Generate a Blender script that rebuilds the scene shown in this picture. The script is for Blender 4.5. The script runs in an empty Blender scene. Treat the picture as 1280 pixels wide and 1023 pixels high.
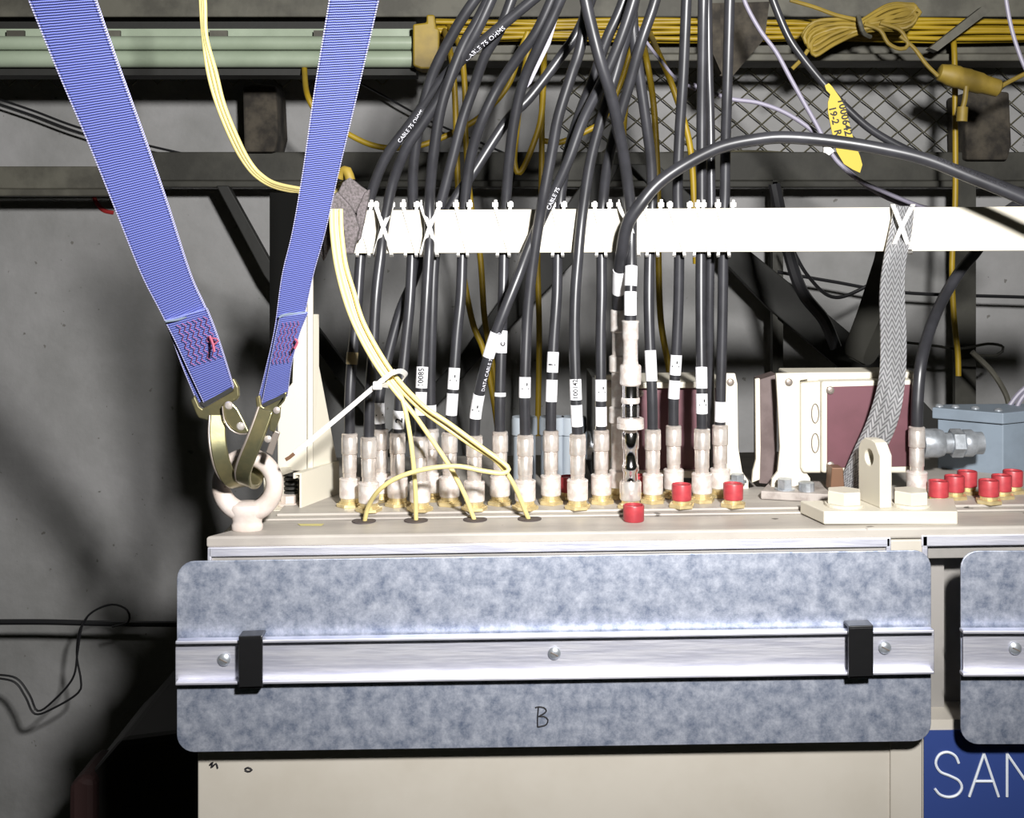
import bpy, bmesh, math, random
from mathutils import Vector, Matrix
random.seed(7)
S = bpy.context.scene
COL = S.collection
# ------------------------------------------------------------------ camera, world, light, exposure
F = 1500.0; ZC = 1.5; CY = -1.2
cam = bpy.data.cameras.new('camera'); cam.sensor_fit = 'HORIZONTAL'; cam.sensor_width = 36
cam.lens = F/1280*36; cam.shift_y = -211.5/1280; cam.clip_start = .02
co = bpy.data.objects.new('camera', cam); COL.objects.link(co)
co.location = (0, CY, ZC); co.rotation_euler = (math.pi/2, 0, 0); S.camera = co
w = bpy.data.worlds.new('world'); S.world = w; w.use_nodes = True
w.node_tree.nodes['Background'].inputs[0].default_value = (.80, .86, .62, 1)
w.node_tree.nodes['Background'].inputs[1].default_value = .014
L = bpy.data.lights.new('flash', 'SPOT'); L.shadow_soft_size = .055; L.spot_size = math.radians(112); L.spot_blend = 1; L.energy = 232; L.color = (1, .985, .97)
lo = bpy.data.objects.new('flash', L); COL.objects.link(lo)
lo.location = (.27, -1.2, 1.86)
lo.rotation_euler = (Vector((0.05, 0, 1.84))-Vector(lo.location)).to_track_quat('-Z', 'Y').to_euler()
S.view_settings.view_transform = 'Standard'; S.view_settings.look = 'None'
S.view_settings.gamma = 1; S.view_settings.use_curve_mapping = False; S.view_settings.exposure = 0.0

# ------------------------------------------------------------------ coordinates
def P(px, py, d): return Vector(((px-640)*d/F, d-1.2, ZC-(py-300)*d/F))
SL = .0131; TOP = .2928; RB = .0055
def ztop(x): return ZC-TOP+SL*x                    # cabinet top surface (it leans a little)
def zplate(x): return ztop(x)+RB                   # connector plate on it
def PX(px, d): return (px-640)*d/F
def on(px, d, z=ztop): x = PX(px, d); return Vector((x, d-1.2, z(x)))
def Gd(px, py): return TOP*F/((py-300)+SL*(px-640))
def pixy(v): d = v.y+1.2; return 300-(v.z-ZC)*F/d

# ------------------------------------------------------------------ materials
def sc(c):
    return tuple((x/12.92 if x <= .04045 else ((x+.055)/1.055)**2.4) for x in c)
def rgb(r, g, b): return sc((r/255, g/255, b/255))+(1,)
def mat(name, c, rough=.5, metal=0, c2=None, ns=30, nlo=.4, nhi=.6, bump=0, bs=80, stretch=(1, 1, 1), spec=.5, detail=6, spots=None, alpha=1, coat=0, trans=0):
    m = bpy.data.materials.new(name); m.use_nodes = True; N = m.node_tree.nodes; K = m.node_tree.links
    b = N['Principled BSDF']; b.inputs['Base Color'].default_value = c; b.inputs['Roughness'].default_value = rough
    b.inputs['Metallic'].default_value = metal; b.inputs['Specular IOR Level'].default_value = spec
    b.inputs['Coat Weight'].default_value = coat
    if trans: b.inputs['Transmission Weight'].default_value = trans
    tc = N.new('ShaderNodeTexCoord'); mp = N.new('ShaderNodeMapping'); mp.inputs['Scale'].default_value = stretch
    K.new(tc.outputs['Object'], mp.inputs[0])
    src = None
    if c2:
        n = N.new('ShaderNodeTexNoise'); n.inputs['Scale'].default_value = ns; n.inputs['Detail'].default_value = detail
        n.inputs['Roughness'].default_value = .76 if detail > 10 else .6
        r = N.new('ShaderNodeMapRange'); r.inputs['From Min'].default_value = nlo; r.inputs['From Max'].default_value = nhi
        x = N.new('ShaderNodeMix'); x.data_type = 'RGBA'; x.inputs[6].default_value = c; x.inputs[7].default_value = c2
        K.new(mp.outputs[0], n.inputs['Vector']); K.new(n.outputs[0], r.inputs['Value']); K.new(r.outputs[0], x.inputs[0])
        K.new(x.outputs[2], b.inputs['Base Color']); src = x.outputs[2]
    if spots:
        sscale, sth, scol = spots
        n = N.new('ShaderNodeTexNoise'); n.inputs['Scale'].default_value = sscale; n.inputs['Detail'].default_value = 3
        r = N.new('ShaderNodeMapRange'); r.inputs['From Min'].default_value = sth; r.inputs['From Max'].default_value = sth+.03
        x = N.new('ShaderNodeMix'); x.data_type = 'RGBA'; x.inputs[6].default_value = c; x.inputs[7].default_value = scol
        K.new(tc.outputs['Object'], n.inputs['Vector']); K.new(n.outputs[0], r.inputs['Value']); K.new(r.outputs[0], x.inputs[0])
        if src: K.new(src, x.inputs[6])
        K.new(x.outputs[2], b.inputs['Base Color'])
    if bump:
        n = N.new('ShaderNodeTexNoise'); n.inputs['Scale'].default_value = bs; n.inputs['Detail'].default_value = 5
        K.new(mp.outputs[0], n.inputs['Vector'])
        q = N.new('ShaderNodeBump'); q.inputs['Strength'].default_value = bump; q.inputs['Distance'].default_value = .002
        K.new(n.outputs[0], q.inputs['Height']); K.new(q.outputs[0], b.inputs['Normal'])
    return m
def webbing():
    m = bpy.data.materials.new('blue_webbing'); m.use_nodes = True; N = m.node_tree.nodes; K = m.node_tree.links
    b = N['Principled BSDF']; b.inputs['Roughness'].default_value = .75
    uv = N.new('ShaderNodeUVMap'); sp = N.new('ShaderNodeSeparateXYZ'); K.new(uv.outputs[0], sp.inputs[0])
    def M(op, a, bb=None):
        n = N.new('ShaderNodeMath'); n.operation = op
        for i, v in enumerate((a, bb)):
            if v is None: continue
            if isinstance(v, (int, float)): n.inputs[i].default_value = v
            else: K.new(v, n.inputs[i])
        return n.outputs[0]
    u, v = sp.outputs[0], sp.outputs[1]
    ns = N.new('ShaderNodeTexNoise'); ns.inputs['Scale'].default_value = 6; K.new(uv.outputs[0], ns.inputs['Vector'])
    vv = M('ADD', v, M('MULTIPLY', ns.outputs[0], .0009))
    rib = M('ADD', M('MULTIPLY', M('SINE', M('MULTIPLY', vv, 2*math.pi/.00265)), .5), .5)
    wx = M('ADD', M('MULTIPLY', M('SINE', M('MULTIPLY', u, 2*math.pi*38)), .5), .5)
    h = M('MULTIPLY', rib, M('ADD', M('MULTIPLY', wx, .35), .65))
    x = N.new('ShaderNodeMix'); x.data_type = 'RGBA'; x.inputs[6].default_value = rgb(72, 82, 168); x.inputs[7].default_value = rgb(142, 152, 216)
    K.new(h, x.inputs[0])
    edge = M('ABSOLUTE', M('SUBTRACT', u, .5))
    e1 = M('GREATER_THAN', edge, .475)
    x2 = N.new('ShaderNodeMix'); x2.data_type = 'RGBA'; x2.inputs[7].default_value = rgb(175, 175, 215); K.new(x.outputs[2], x2.inputs[6]); K.new(e1, x2.inputs[0])
    st = M('MULTIPLY', M('MULTIPLY', M('GREATER_THAN', edge, .445), M('LESS_THAN', edge, .46)), M('GREATER_THAN', M('SINE', M('MULTIPLY', v, 2*math.pi/.005)), -.1))
    x3 = N.new('ShaderNodeMix'); x3.data_type = 'RGBA'; x3.inputs[7].default_value = rgb(40, 45, 90); K.new(x2.outputs[2], x3.inputs[6]); K.new(st, x3.inputs[0])
    K.new(x3.outputs[2], b.inputs['Base Color'])
    q = N.new('ShaderNodeBump'); q.inputs['Strength'].default_value = .7; q.inputs['Distance'].default_value = .0008
    K.new(h, q.inputs['Height']); K.new(q.outputs[0], b.inputs['Normal'])
    return m
def braidmat():
    m = bpy.data.materials.new('tinned_braid'); m.use_nodes = True; N = m.node_tree.nodes; K = m.node_tree.links
    b = N['Principled BSDF']; b.inputs['Roughness'].default_value = .4; b.inputs['Metallic'].default_value = .4
    uv = N.new('ShaderNodeUVMap'); sp = N.new('ShaderNodeSeparateXYZ'); K.new(uv.outputs[0], sp.inputs[0])
    def M(op, a, bb=None):
        n = N.new('ShaderNodeMath'); n.operation = op
        for i, v in enumerate((a, bb)):
            if v is None: continue
            if isinstance(v, (int, float)): n.inputs[i].default_value = v
            else: K.new(v, n.inputs[i])
        return n.outputs[0]
    u, v = sp.outputs[0], sp.outputs[1]
    tri = M('PINGPONG', M('MULTIPLY', u, 7), 1)             # chevrons in 8 columns
    ph = M('FRACT', M('ADD', M('MULTIPLY', v, 150), M('MULTIPLY', tri, 1.3)))
    h = M('SINE', M('MULTIPLY', ph, math.pi))
    fine = M('ADD', M('MULTIPLY', M('SINE', M('MULTIPLY', M('ADD', M('MULTIPLY', v, 1500), M('MULTIPLY', tri, 13)), 6.28)), .15), h)
    x = N.new('ShaderNodeMix'); x.data_type = 'RGBA'; x.inputs[6].default_value = rgb(120, 120, 124); x.inputs[7].default_value = rgb(245, 245, 248)
    K.new(h, x.inputs[0]); K.new(x.outputs[2], b.inputs['Base Color'])
    q = N.new('ShaderNodeBump'); q.inputs['Strength'].default_value = 1; q.inputs['Distance'].default_value = .0015
    K.new(fine, q.inputs['Height']); K.new(q.outputs[0], b.inputs['Normal'])
    return m
M_ = dict(
 concrete=mat('concrete', rgb(156, 155, 155), .9, c2=rgb(126, 126, 124), ns=5, nlo=.3, nhi=.7, bump=.9, bs=38, spots=(60, .69, rgb(108, 106, 102))),
 floor=mat('floor_concrete', rgb(60, 60, 56), .9, bump=.3),
 cream=mat('cream_paint', rgb(190, 184, 173), .45, c2=rgb(178, 171, 158), ns=9, nlo=.4, nhi=.8, spots=(55, .79, rgb(90, 84, 78)), bump=.06, bs=60),
 creamtop=mat('worn_cream_paint', rgb(178, 172, 163), .5, c2=rgb(146, 139, 134), ns=14, nlo=.4, nhi=.75, stretch=(.5, 2, 1), spots=(40, .72, rgb(90, 84, 78)), bump=.1),
 cleancream=mat('cream_powder_coat', rgb(206, 200, 184), .45),
 eye=mat('eyebolt_paint', rgb(214, 203, 196), .45, c2=rgb(198, 184, 174), ns=30, spots=(70, .72, rgb(120, 95, 80)), bump=.12, bs=90),
 galv=mat('galvanised_sheet', rgb(210, 215, 228), .53, .8, c2=rgb(118, 130, 154), ns=62, nlo=.36, nhi=.66, detail=12, bump=.08, bs=50),
 galv2=mat('galvanised_fitting', rgb(185, 190, 196), .4, .6, c2=rgb(150, 155, 160), ns=60, bump=.1),
 alu=mat('brushed_aluminium', rgb(232, 232, 240), .5, .8, c2=rgb(206, 207, 220), ns=12, stretch=(1, 1, 14), bump=.12, bs=30),
 drawer=mat('drawer_grey', rgb(150, 146, 142), .5, c2=rgb(135, 132, 128), ns=10),
 nickel=mat('nickel', rgb(238, 232, 226), .27, .62, c2=rgb(214, 203, 194), ns=60, bump=.04),
 nickelm=mat('matt_nickel', rgb(238, 233, 228), .4, .4, c2=rgb(218, 206, 198), ns=120, bump=.1, bs=300),
 chrome=mat('chrome', rgb(225, 222, 222), .12, 1),
 brass=mat('brass', rgb(234, 216, 166), .35, .65, c2=rgb(212, 192, 142), ns=70),
 gold=mat('zinc_passivated_steel', rgb(158, 148, 108), .3, .8, c2=rgb(130, 128, 98), ns=28, bump=.05),
 steelrim=mat('dull_steel', rgb(150, 140, 132), .4, .6),
 cable=mat('black_cable_jacket', rgb(40, 40, 43), .36, spec=.55, c2=rgb(50, 50, 54), ns=20),
 thincable=mat('black_wire', rgb(30, 30, 32), .35),
 greywire=mat('grey_wire', rgb(122, 118, 132), .5),
 yellowf=mat('cream_yellow_cable', rgb(236, 218, 146), .4),
 yellow=mat('yellow_cable', rgb(158, 132, 26), .5, c2=rgb(138, 113, 20), ns=9),
 dullyellow=mat('dusty_yellow_cable', rgb(140, 118, 42), .6, c2=rgb(116, 97, 34), ns=14),
 tag=mat('yellow_tag', rgb(178, 156, 50), .65),
 label=mat('white_label', rgb(235, 235, 238), .5),
 oldlabel=mat('beige_tape', rgb(150, 135, 100), .5),
 ink=mat('black_ink', rgb(22, 20, 24), .7),
 ink2=mat('grey_ink', rgb(150, 150, 160), .7),
 whiteprint=mat('white_print', rgb(215, 215, 222), .6),
 nylon=mat('natural_nylon', rgb(232, 230, 226), .35),
 red=mat('red_plastic', rgb(172, 60, 66), .4, c2=rgb(152, 48, 56), ns=60),
 redthread=mat('red_thread', rgb(160, 78, 100), .7),
 greenthread=mat('pale_green_thread', rgb(112, 124, 140), .8),
 redpaint=mat('red_paint', rgb(150, 30, 30), .7),
 blacktape=mat('black_tape', rgb(24, 24, 25), .3, bump=.3, bs=40),
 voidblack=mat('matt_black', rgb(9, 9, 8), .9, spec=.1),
 greytape=mat('grey_foam_tape', rgb(84, 79, 78), .85, c2=rgb(112, 104, 106), ns=400, bump=.7, bs=350),
 darksteel=mat('dark_steel', rgb(58, 57, 50), .7, c2=rgb(40, 39, 33), ns=9, bump=.3, bs=60),
 blacksteel=mat('black_steel', rgb(30, 30, 27), .7, bump=.2),
 greysteel=mat('grey_steel', rgb(88, 86, 76), .65, c2=rgb(64, 62, 54), ns=12, bump=.2),
 rust=mat('rusty_block', rgb(72, 66, 56), .9, c2=rgb(38, 34, 29), ns=22, bump=.8, bs=30),
 fluo=mat('pale_green_diffuser', rgb(156, 168, 148), .35, c2=rgb(140, 152, 132), ns=5),
 maroon=mat('maroon_panel', rgb(98, 60, 68), .45, c2=rgb(86, 52, 58), ns=12, spots=(70, .76, rgb(190, 180, 180))),
 greybox=mat('blue_grey_paint', rgb(122, 134, 146), .5, c2=rgb(114, 125, 136), ns=20, bump=.1),
 paleblue=mat('pale_blue_paint', rgb(158, 166, 174), .45),
 brownside=mat('brown_side', rgb(104, 90, 88), .5, c2=rgb(84, 70, 68), ns=20),
 footgrey=mat('worn_grey_plate', rgb(166, 158, 152), .6, c2=rgb(120, 110, 104), ns=60, nlo=.42, nhi=.7),
 copper=mat('tarnished_copper', rgb(112, 82, 62), .5, .3),
 olive=mat('olive_webbing', rgb(26, 25, 18), .85, bump=.2),
 signblue=mat('sign_blue', rgb(46, 66, 126), .45),
 signwhite=mat('sign_white', rgb(222, 228, 236), .5),
 rubber=mat('dark_rubber', rgb(74, 66, 64), .7),
 fence=mat('fence_wire', rgb(96, 92, 74), .6, .3),
 grimeyellow=mat('yellow_end_cap', rgb(146, 122, 30), .5, c2=rgb(116, 96, 24), ns=14),
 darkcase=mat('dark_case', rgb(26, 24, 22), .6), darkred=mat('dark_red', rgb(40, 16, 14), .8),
 webbing=webbing(), braid=braidmat())

# ------------------------------------------------------------------ builders
def link(name, verts, faces, m, parent=None, smooth=False, uvs=None, auto=None):
    V = [Vector(v) for v in verts]
    if parent is None:
        xs = [v.x for v in V]; ys = [v.y for v in V]; zs = [v.z for v in V]
        o0 = Vector(((min(xs)+max(xs))/2, (min(ys)+max(ys))/2, min(zs))); loc = o0
    else:
        o0 = world(parent); loc = Vector((0, 0, 0))
    me = bpy.data.meshes.new(name); me.from_pydata([v-o0 for v in V], [], faces)
    bm = bmesh.new(); bm.from_mesh(me); bmesh.ops.recalc_face_normals(bm, faces=bm.faces); bm.to_mesh(me); bm.free()
    if uvs:
        lay = me.uv_layers.new(name='UVMap')
        for lp in me.loops: lay.data[lp.index].uv = uvs[lp.vertex_index]
    me.materials.append(M_[m] if isinstance(m, str) else m)
    if smooth:
        for p in me.polygons: p.use_smooth = True
        try: me.set_sharp_from_angle(angle=math.radians(38))
        except Exception: pass
    o = bpy.data.objects.new(name, me); COL.objects.link(o); o.location = loc
    if parent: o.parent = parent
    return o
def world(o):
    v = Vector(o.location)
    return v+world(o.parent) if o.parent else v
def tag(o, label, cat, group=None):
    o['label'] = label; o['category'] = cat
    if group: o['group'] = group
    return o
def thing(name, label, cat, loc, group=None):
    o = bpy.data.objects.new(name, None); COL.objects.link(o); o.location = loc; o.empty_display_size = .01
    return tag(o, label, cat, group)
def struct(o): o['kind'] = 'structure'; return o
def bevel(o, w_=.0012, seg=2):
    b = o.modifiers.new('bevel', 'BEVEL'); b.width = w_; b.segments = seg; b.limit_method = 'ANGLE'; b.angle_limit = math.radians(40)
    return o
def merge(*parts):
    V = []; Fc = []
    for v, f in parts:
        n = len(V); V += [Vector(x) for x in v]; Fc += [[i+n for i in q] for q in f]
    return V, Fc
def prism(pts, vec):                                   # world polygon extruded by vec
    n = len(pts); V = [Vector(p) for p in pts]+[Vector(p)+Vector(vec) for p in pts]
    Fc = [list(range(n)), list(range(2*n-1, n-1, -1))]+[[i, (i+1) % n, n+(i+1) % n, n+i] for i in range(n)]
    return V, Fc
def plateg(px, d, t): return prism([P(x, y, d) for x, y in px], (0, t, 0))
def rect(x0, y0, x1, y1, dy=0): return [(x0, y0), (x1, y0+dy), (x1, y1+dy), (x0, y1)]
def rrect(x0, y0, x1, y1, r, skew=0, n=6):
    pts = []
    for cx, cy, a0 in ((x0+r, y0+r, 180), (x1-r, y0+r, 270), (x1-r, y1-r, 0), (x0+r, y1-r, 90)):
        for i in range(n+1):
            a = math.radians(a0+90*i/n); x = cx+r*math.cos(a); y = cy+r*math.sin(a)
            pts.append((x, y+skew*(x-x0)))
    return pts
def box(c, sx, sy, sz):                                # centre-bottom
    x, y, z = c
    return prism([(x-sx/2, y-sy/2, z), (x+sx/2, y-sy/2, z), (x+sx/2, y+sy/2, z), (x-sx/2, y+sy/2, z)], (0, 0, sz))
def lathe(c, prof, seg=28, axis='z', hexr=None):
    V = []; Fc = []; n = len(prof)
    for r, h in prof:
        for k in range(seg):
            a = 2*math.pi*k/seg+.26
            q = Vector((r*math.cos(a), r*math.sin(a), h))
            if axis == 'x': q = Vector((h, r*math.cos(a), r*math.sin(a)))
            if axis == 'y': q = Vector((r*math.cos(a), h, r*math.sin(a)))
            V.append(Vector(c)+q)
    for i in range(n-1):
        for k in range(seg):
            k2 = (k+1) % seg; Fc.append([i*seg+k, i*seg+k2, (i+1)*seg+k2, (i+1)*seg+k])
    Fc.append(list(range(seg))); Fc.append(list(range((n-1)*seg, n*seg)))
    return V, Fc
def spline(pts, step=.006):
    pts = [Vector(p) for p in pts]
    if len(pts) == 2: pts = [pts[0], (pts[0]+pts[1])/2, pts[1]]
    Q = [2*pts[0]-pts[1]]+pts+[2*pts[-1]-pts[-2]]; out = []
    for i in range(1, len(Q)-2):
        a, b, c, d = Q[i-1:i+3]; n = max(2, int((c-b).length/step))
        for k in range(n):
            t = k/n
            out.append(.5*((2*b)+(c-a)*t+(2*a-5*b+4*c-d)*t*t+(3*b-a-3*c+d)*t**3))
    out.append(pts[-1]); return out
def tubeg(pts, r, seg=12, closed=False):
    V = []; Fc = []; n = len(pts); up = Vector((0, -1, 0)); rr = r if isinstance(r, (list, tuple)) else [r]*n
    for i, p in enumerate(pts):
        t = ((pts[(i+1) % n] if closed else pts[min(i+1, n-1)])-(pts[i-1] if closed else pts[max(i-1, 0)])).normalized()
        e = up-t*up.dot(t)
        if e.length < 1e-4: e = Vector((1, 0, 0))-t*t.x
        e.normalize(); up = e; f = t.cross(e)
        for k in range(seg):
            a = 2*math.pi*k/seg; V.append(p+e*(rr[i]*math.cos(a))+f*(rr[i]*math.sin(a)))
    for i in range(n if closed else n-1):
        j = (i+1) % n
        for k in range(seg): k2 = (k+1) % seg; Fc.append([i*seg+k, i*seg+k2, j*seg+k2, j*seg+k])
    if not closed: Fc.append(list(range(seg))); Fc.append(list(range((n-1)*seg, n*seg)))
    return V, Fc
def pp(lst, d=None, step=.006):                        # pixel path -> smooth world path
    return spline([P(*(q if len(q) == 3 else (q[0], q[1], d))) for q in lst], step)
def band(pts, wv, w_, t):                              # flat strip along a path, wv = width direction
    V = []; Fc = []; n = len(pts); wv = Vector(wv)
    for i, p in enumerate(pts):
        tg = (pts[min(i+1, n-1)]-pts[max(i-1, 0)]).normalized()
        a = (wv-tg*wv.dot(tg)).normalized(); b = tg.cross(a)
        for s1, s2 in ((-1, -1), (1, -1), (1, 1), (-1, 1)): V.append(p+a*(s1*w_/2)+b*(s2*t/2))
    for i in range(n-1):
        for k in range(4): k2 = (k+1) % 4; Fc.append([i*4+k, i*4+k2, i*4+4+k2, i*4+4+k])
    Fc += [[0, 1, 2, 3], [n*4-4, n*4-3, n*4-2, n*4-1]]
    return V, Fc
def strip(Lp, Rp, t, nu=6, step=.01, wob=0):          # wide strip between two edge paths; uv=(0..1, metres)
    a = [P(*q) for q in Lp]; b = [P(*q) for q in Rp]
    def res(path, n):
        s = spline(path, .004); ln = [0]
        for i in range(1, len(s)): ln.append(ln[-1]+(s[i]-s[i-1]).length)
        out = []; j = 0
        for k in range(n):
            T = ln[-1]*k/(n-1)
            while j < len(s)-2 and ln[j+1] < T: j += 1
            f = (T-ln[j])/max(1e-9, ln[j+1]-ln[j]); out.append(s[j].lerp(s[j+1], min(1, f)))
        return out, ln[-1]
    n = 60; A, la = res(a, n); B, lb = res(b, n); V = []; U = []; Fc = []
    for side in (0, 1):
        for i in range(n):
            tg = (A[min(i+1, n-1)]+B[min(i+1, n-1)]-A[max(i-1, 0)]-B[max(i-1, 0)]).normalized()
            nr = tg.cross((B[i]-A[i]).normalized()).normalized()
            if nr.y > 0: nr = -nr
            for k in range(nu+1):
                u = k/nu; V.append(A[i].lerp(B[i], u)+nr*(wob*math.sin(u*math.pi)-side*t)); U.append((u, (la+lb)/2*i/(n-1)))
    o = n*(nu+1)
    for i in range(n-1):
        for k in range(nu):
            q = i*(nu+1)+k; Fc.append([q, q+1, q+nu+2, q+nu+1]); Fc.append([o+q, o+q+nu+1, o+q+nu+2, o+q+1])
        for k in (0, nu):
            q = i*(nu+1)+k; Fc.append([q, q+nu+1, o+q+nu+1, o+q])
    for k in range(nu):
        Fc.append([k, k+1, o+k+1, o+k]); q = (n-1)*(nu+1)+k; Fc.append([q, q+1, o+q+1, o+q])
    return V, Fc, U
def textgeo(s, size, bold=.022):
    cu = bpy.data.curves.new('t', 'FONT'); cu.body = s; cu.size = size; cu.resolution_u = 2; cu.offset = size*bold
    o = bpy.data.objects.new('t', cu); COL.objects.link(o)
    dg = bpy.context.evaluated_depsgraph_get(); me = bpy.data.meshes.new_from_object(o.evaluated_get(dg))
    V = [v.co.copy() for v in me.vertices]; Fc = [list(p.vertices) for p in me.polygons]
    bpy.data.objects.remove(o); bpy.data.curves.remove(cu); bpy.data.meshes.remove(me)
    return V, Fc
def wraptext(s, size, path, r, s0, phi=0, flip=False, bold=.022):  # lettering laid on a cable jacket along its path
    V, Fc = textgeo(s, size, bold); ln = [0]
    for i in range(1, len(path)): ln.append(ln[-1]+(path[i]-path[i-1]).length)
    out = []
    for v in V:
        T = s0+(-v.x if flip else v.x); T = max(0, min(ln[-1]-1e-5, T)); j = 0
        while j < len(path)-2 and ln[j+1] < T: j += 1
        p = path[j].lerp(path[j+1], (T-ln[j])/(ln[j+1]-ln[j])); t = (path[j+1]-path[j]).normalized()
        vd = Vector((0, -1, 0)); e = (vd-t*vd.dot(t)).normalized(); f = t.cross(e)
        a = phi+(v.y-size*.35)/r*(1 if flip else -1)
        out.append(p+(e*math.cos(a)+f*math.sin(a))*(r+.00035))
    return out, Fc
def sub(path, y0, y1):
    return [p for p in path if y0 <= pixy(p) <= y1]
def stroke(name, pts, d, r, m, parent): return link(name, *tubeg(pp(pts, d, .002), r, 6), m, parent)

# ================================================================== SETTING
wall = struct(link('wall_back', *prism([(-3, 1.0, 0), (3, 1.0, 0), (3, 1.0, 3.2), (-3, 1.0, 3.2)], (0, .2, 0)), 'concrete'))
struct(link('floor', *prism([(-3, -3, 0), (3, -3, 0), (3, 1.0, 0), (-3, 1.0, 0)], (0, 0, -.1)), 'floor'))
def beam(name, label, x0, y0, x1, y1, d, t, m, lip=None, dy=0):
    g = plateg([(x0, y0), (x1, y0+dy), (x1, y1+dy), (x0, y1)], d, t)
    if lip: g = merge(g, plateg([(x0, y1), (x1, y1+dy), (x1, y1+dy+lip), (x0, y1+lip)], d-.03, t+.03))
    return bevel(tag(link(name, *g, m), label, 'steel beam'), .002)
beam('steel_beam', 'dusty dark steel angle beam crossing the concrete wall at far left', -120, 208, 188, 236, 2.08, .012, 'greysteel', 9)
beam('steel_beam', 'dark steel angle beam running behind the black cables to the right edge', 180, 190, 1420, 226, 2.12, .012, 'darksteel', 8)
beam('steel_beam', 'grey steel girder along the very top of the picture', -120, -60, 1400, 21, 1.95, .08, 'greysteel')
t = thing('cable_tray', 'grey steel overhead tray carrying the run of yellow cables', 'cable tray', P(700, 76, 1.99))
link('tray_back', *plateg(rect(-120, 19, 1400, 34), 2.02, .01), 'blacksteel', t)
bevel(link('tray_rail', *merge(plateg(rect(545, 50, 1400, 67), 1.96, .05), plateg(rect(545, 67, 1400, 76), 1.93, .08)), 'greysteel', t), .002)
for pts, lab in (([(270, 232), (285, 232), (345, 340), (480, 520), (455, 520), (330, 345)], 'black diagonal steel brace falling right from the left beam'),
                 ([(745, 205), (775, 205), (716, 330), (600, 448), (500, 560), (468, 560), (575, 445)], 'black diagonal brace falling left behind the middle of the bar and the connectors'),
                 ([(786, 205), (822, 205), (935, 312), (1010, 372), (1120, 465), (1190, 540), (1140, 540), (1060, 470), (960, 385)], 'broad dark diagonal brace falling right behind the bar and the braided strap')):
    bevel(tag(link('diagonal_brace', *plateg(pts, 2.08, .02), 'blacksteel'), lab, 'brace'), .002)
tag(link('steel_post', *merge(plateg(rect(966, 225, 972, 480), 2.09, .02), plateg(rect(972, 225, 979, 480), 2.1, .015)), 'darksteel'), 'thin rusty steel upright behind the maroon box, right of centre', 'post')
tag(link('steel_post', *plateg(rect(1194, 226, 1220, 512), 2.08, .012), 'darksteel'), 'flat dark steel upright behind the blue-grey box', 'post')
for x0, y0, x1, y1, lab in ((303, 104, 345, 190, 'rusty block on the wall behind the yellow cables, between the blue slings'), (1206, 112, 1262, 200, 'dark rusty block on the wall below the yellow plug')):
    g = plateg([(x0, y0+4), (x0+15, y0), (x1, y0+3), (x1+3, y1-20), (x1-2, y1), (x0+2, y1)], 2.1, .09)
    bevel(tag(link('wall_block', *g, 'rust'), lab, 'block'), .004)
tag(link('clamp_plate', *merge(plateg([(884, 4), (962, 2), (956, 48), (916, 95), (900, 95), (886, 62)], 1.84, .03), plateg([(884, 4), (900, 4), (902, 92), (888, 60)], 1.81, .03)), 'rust'), 'dark dirty steel clamp plate hanging behind the right-hand cables', 'clamp')
tag(link('tray_strut', *plateg([(1228, 8), (1238, 14), (1172, 64), (1162, 60)], 1.86, .02), 'greysteel'), 'short grey diagonal strut crossing the yellow cable run', 'strut')
# red paint mark on the wall
stroke('paint_mark', [(116, 240), (121, 254), (130, 263), (142, 266)], 2.199, .004, 'redpaint', None).update_tag()
tag(bpy.context.scene.objects['paint_mark'], 'small red curved paint mark on the wall left of the sling', 'paint mark')
# fluorescent batten
t = thing('fluorescent_light', 'pale green fluorescent tube fitting with yellow end cap, upper left', 'lamp', P(200, 84, 1.93))
link('housing', *merge(plateg(rect(-120, 27, 520, 90), 1.96, .04), plateg(rect(-120, 86, 520, 94), 1.92, .05)), 'blacksteel', t)
link('reflector', *plateg(rect(-120, 36, 516, 46), 1.925, .01), 'fluo', t)
for y, r in ((54, .0112), (74, .0135)):
    link('tube', *tubeg([P(-120, y, 1.91), P(200, y, 1.91), P(517, y, 1.91)], r, 20), 'fluo', t, True)
bevel(link('end_cap', *merge(plateg([(516, 30), (533, 28), (533, 18), (543, 18), (545, 34), (549, 36), (549, 82), (540, 86), (526, 86), (516, 82)], 1.88, .05)), 'grimeyellow', t), .003)
for x in (8, 128, 262, 392): link('clip', *plateg(rect(x, 38, x+22, 46), 1.91, .006), 'greysteel', t)
# chain link
def fence(x0, x1, y0, y1, lab, n_):
    t = thing('chain_link_fence', lab, 'fence', P((x0+x1)/2, y1, 2.16))
    k = 0; x = x0; D = 2.185; s0_ = 1
    while x <= x1:
        pts = []; y = y0; s = s0_; s0_ = -s0_
        while y <= y1:
            jx = random.uniform(-1.2, 1.2); yy = y+(x-x0)*.0
            pts.append(P(x+s*7.9+jx*.6, yy+2.5*math.sin(x*.021), D+(.003 if s > 0 else -.003))); y += 13.6; s = -s
        path = []
        for i in range(len(pts)-1):
            path += [pts[i], pts[i].lerp(pts[i+1], .12), pts[i].lerp(pts[i+1], .88)]
        path.append(pts[-1])
        link('fence_wire', *tubeg(path, .0012, 4), 'fence', t); x += 15.6
    if n_: link('bottom_wire', *tubeg(pp([(x0, y1-2, 2.155), ((x0+x1)/2-80, y1-9, 2.155), ((x0+x1)/2+60, y1+2, 2.155), (x1, y1-6, 2.155)]), .002, 5), 'fence', t)
    return t
fence(710, 1330, 58, 198, 'sagging chain-link mesh on the wall behind the yellow tag', True)
fence(-60, 500, 80, 116, 'strip of chain-link mesh showing just under the fluorescent fitting', False)

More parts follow.
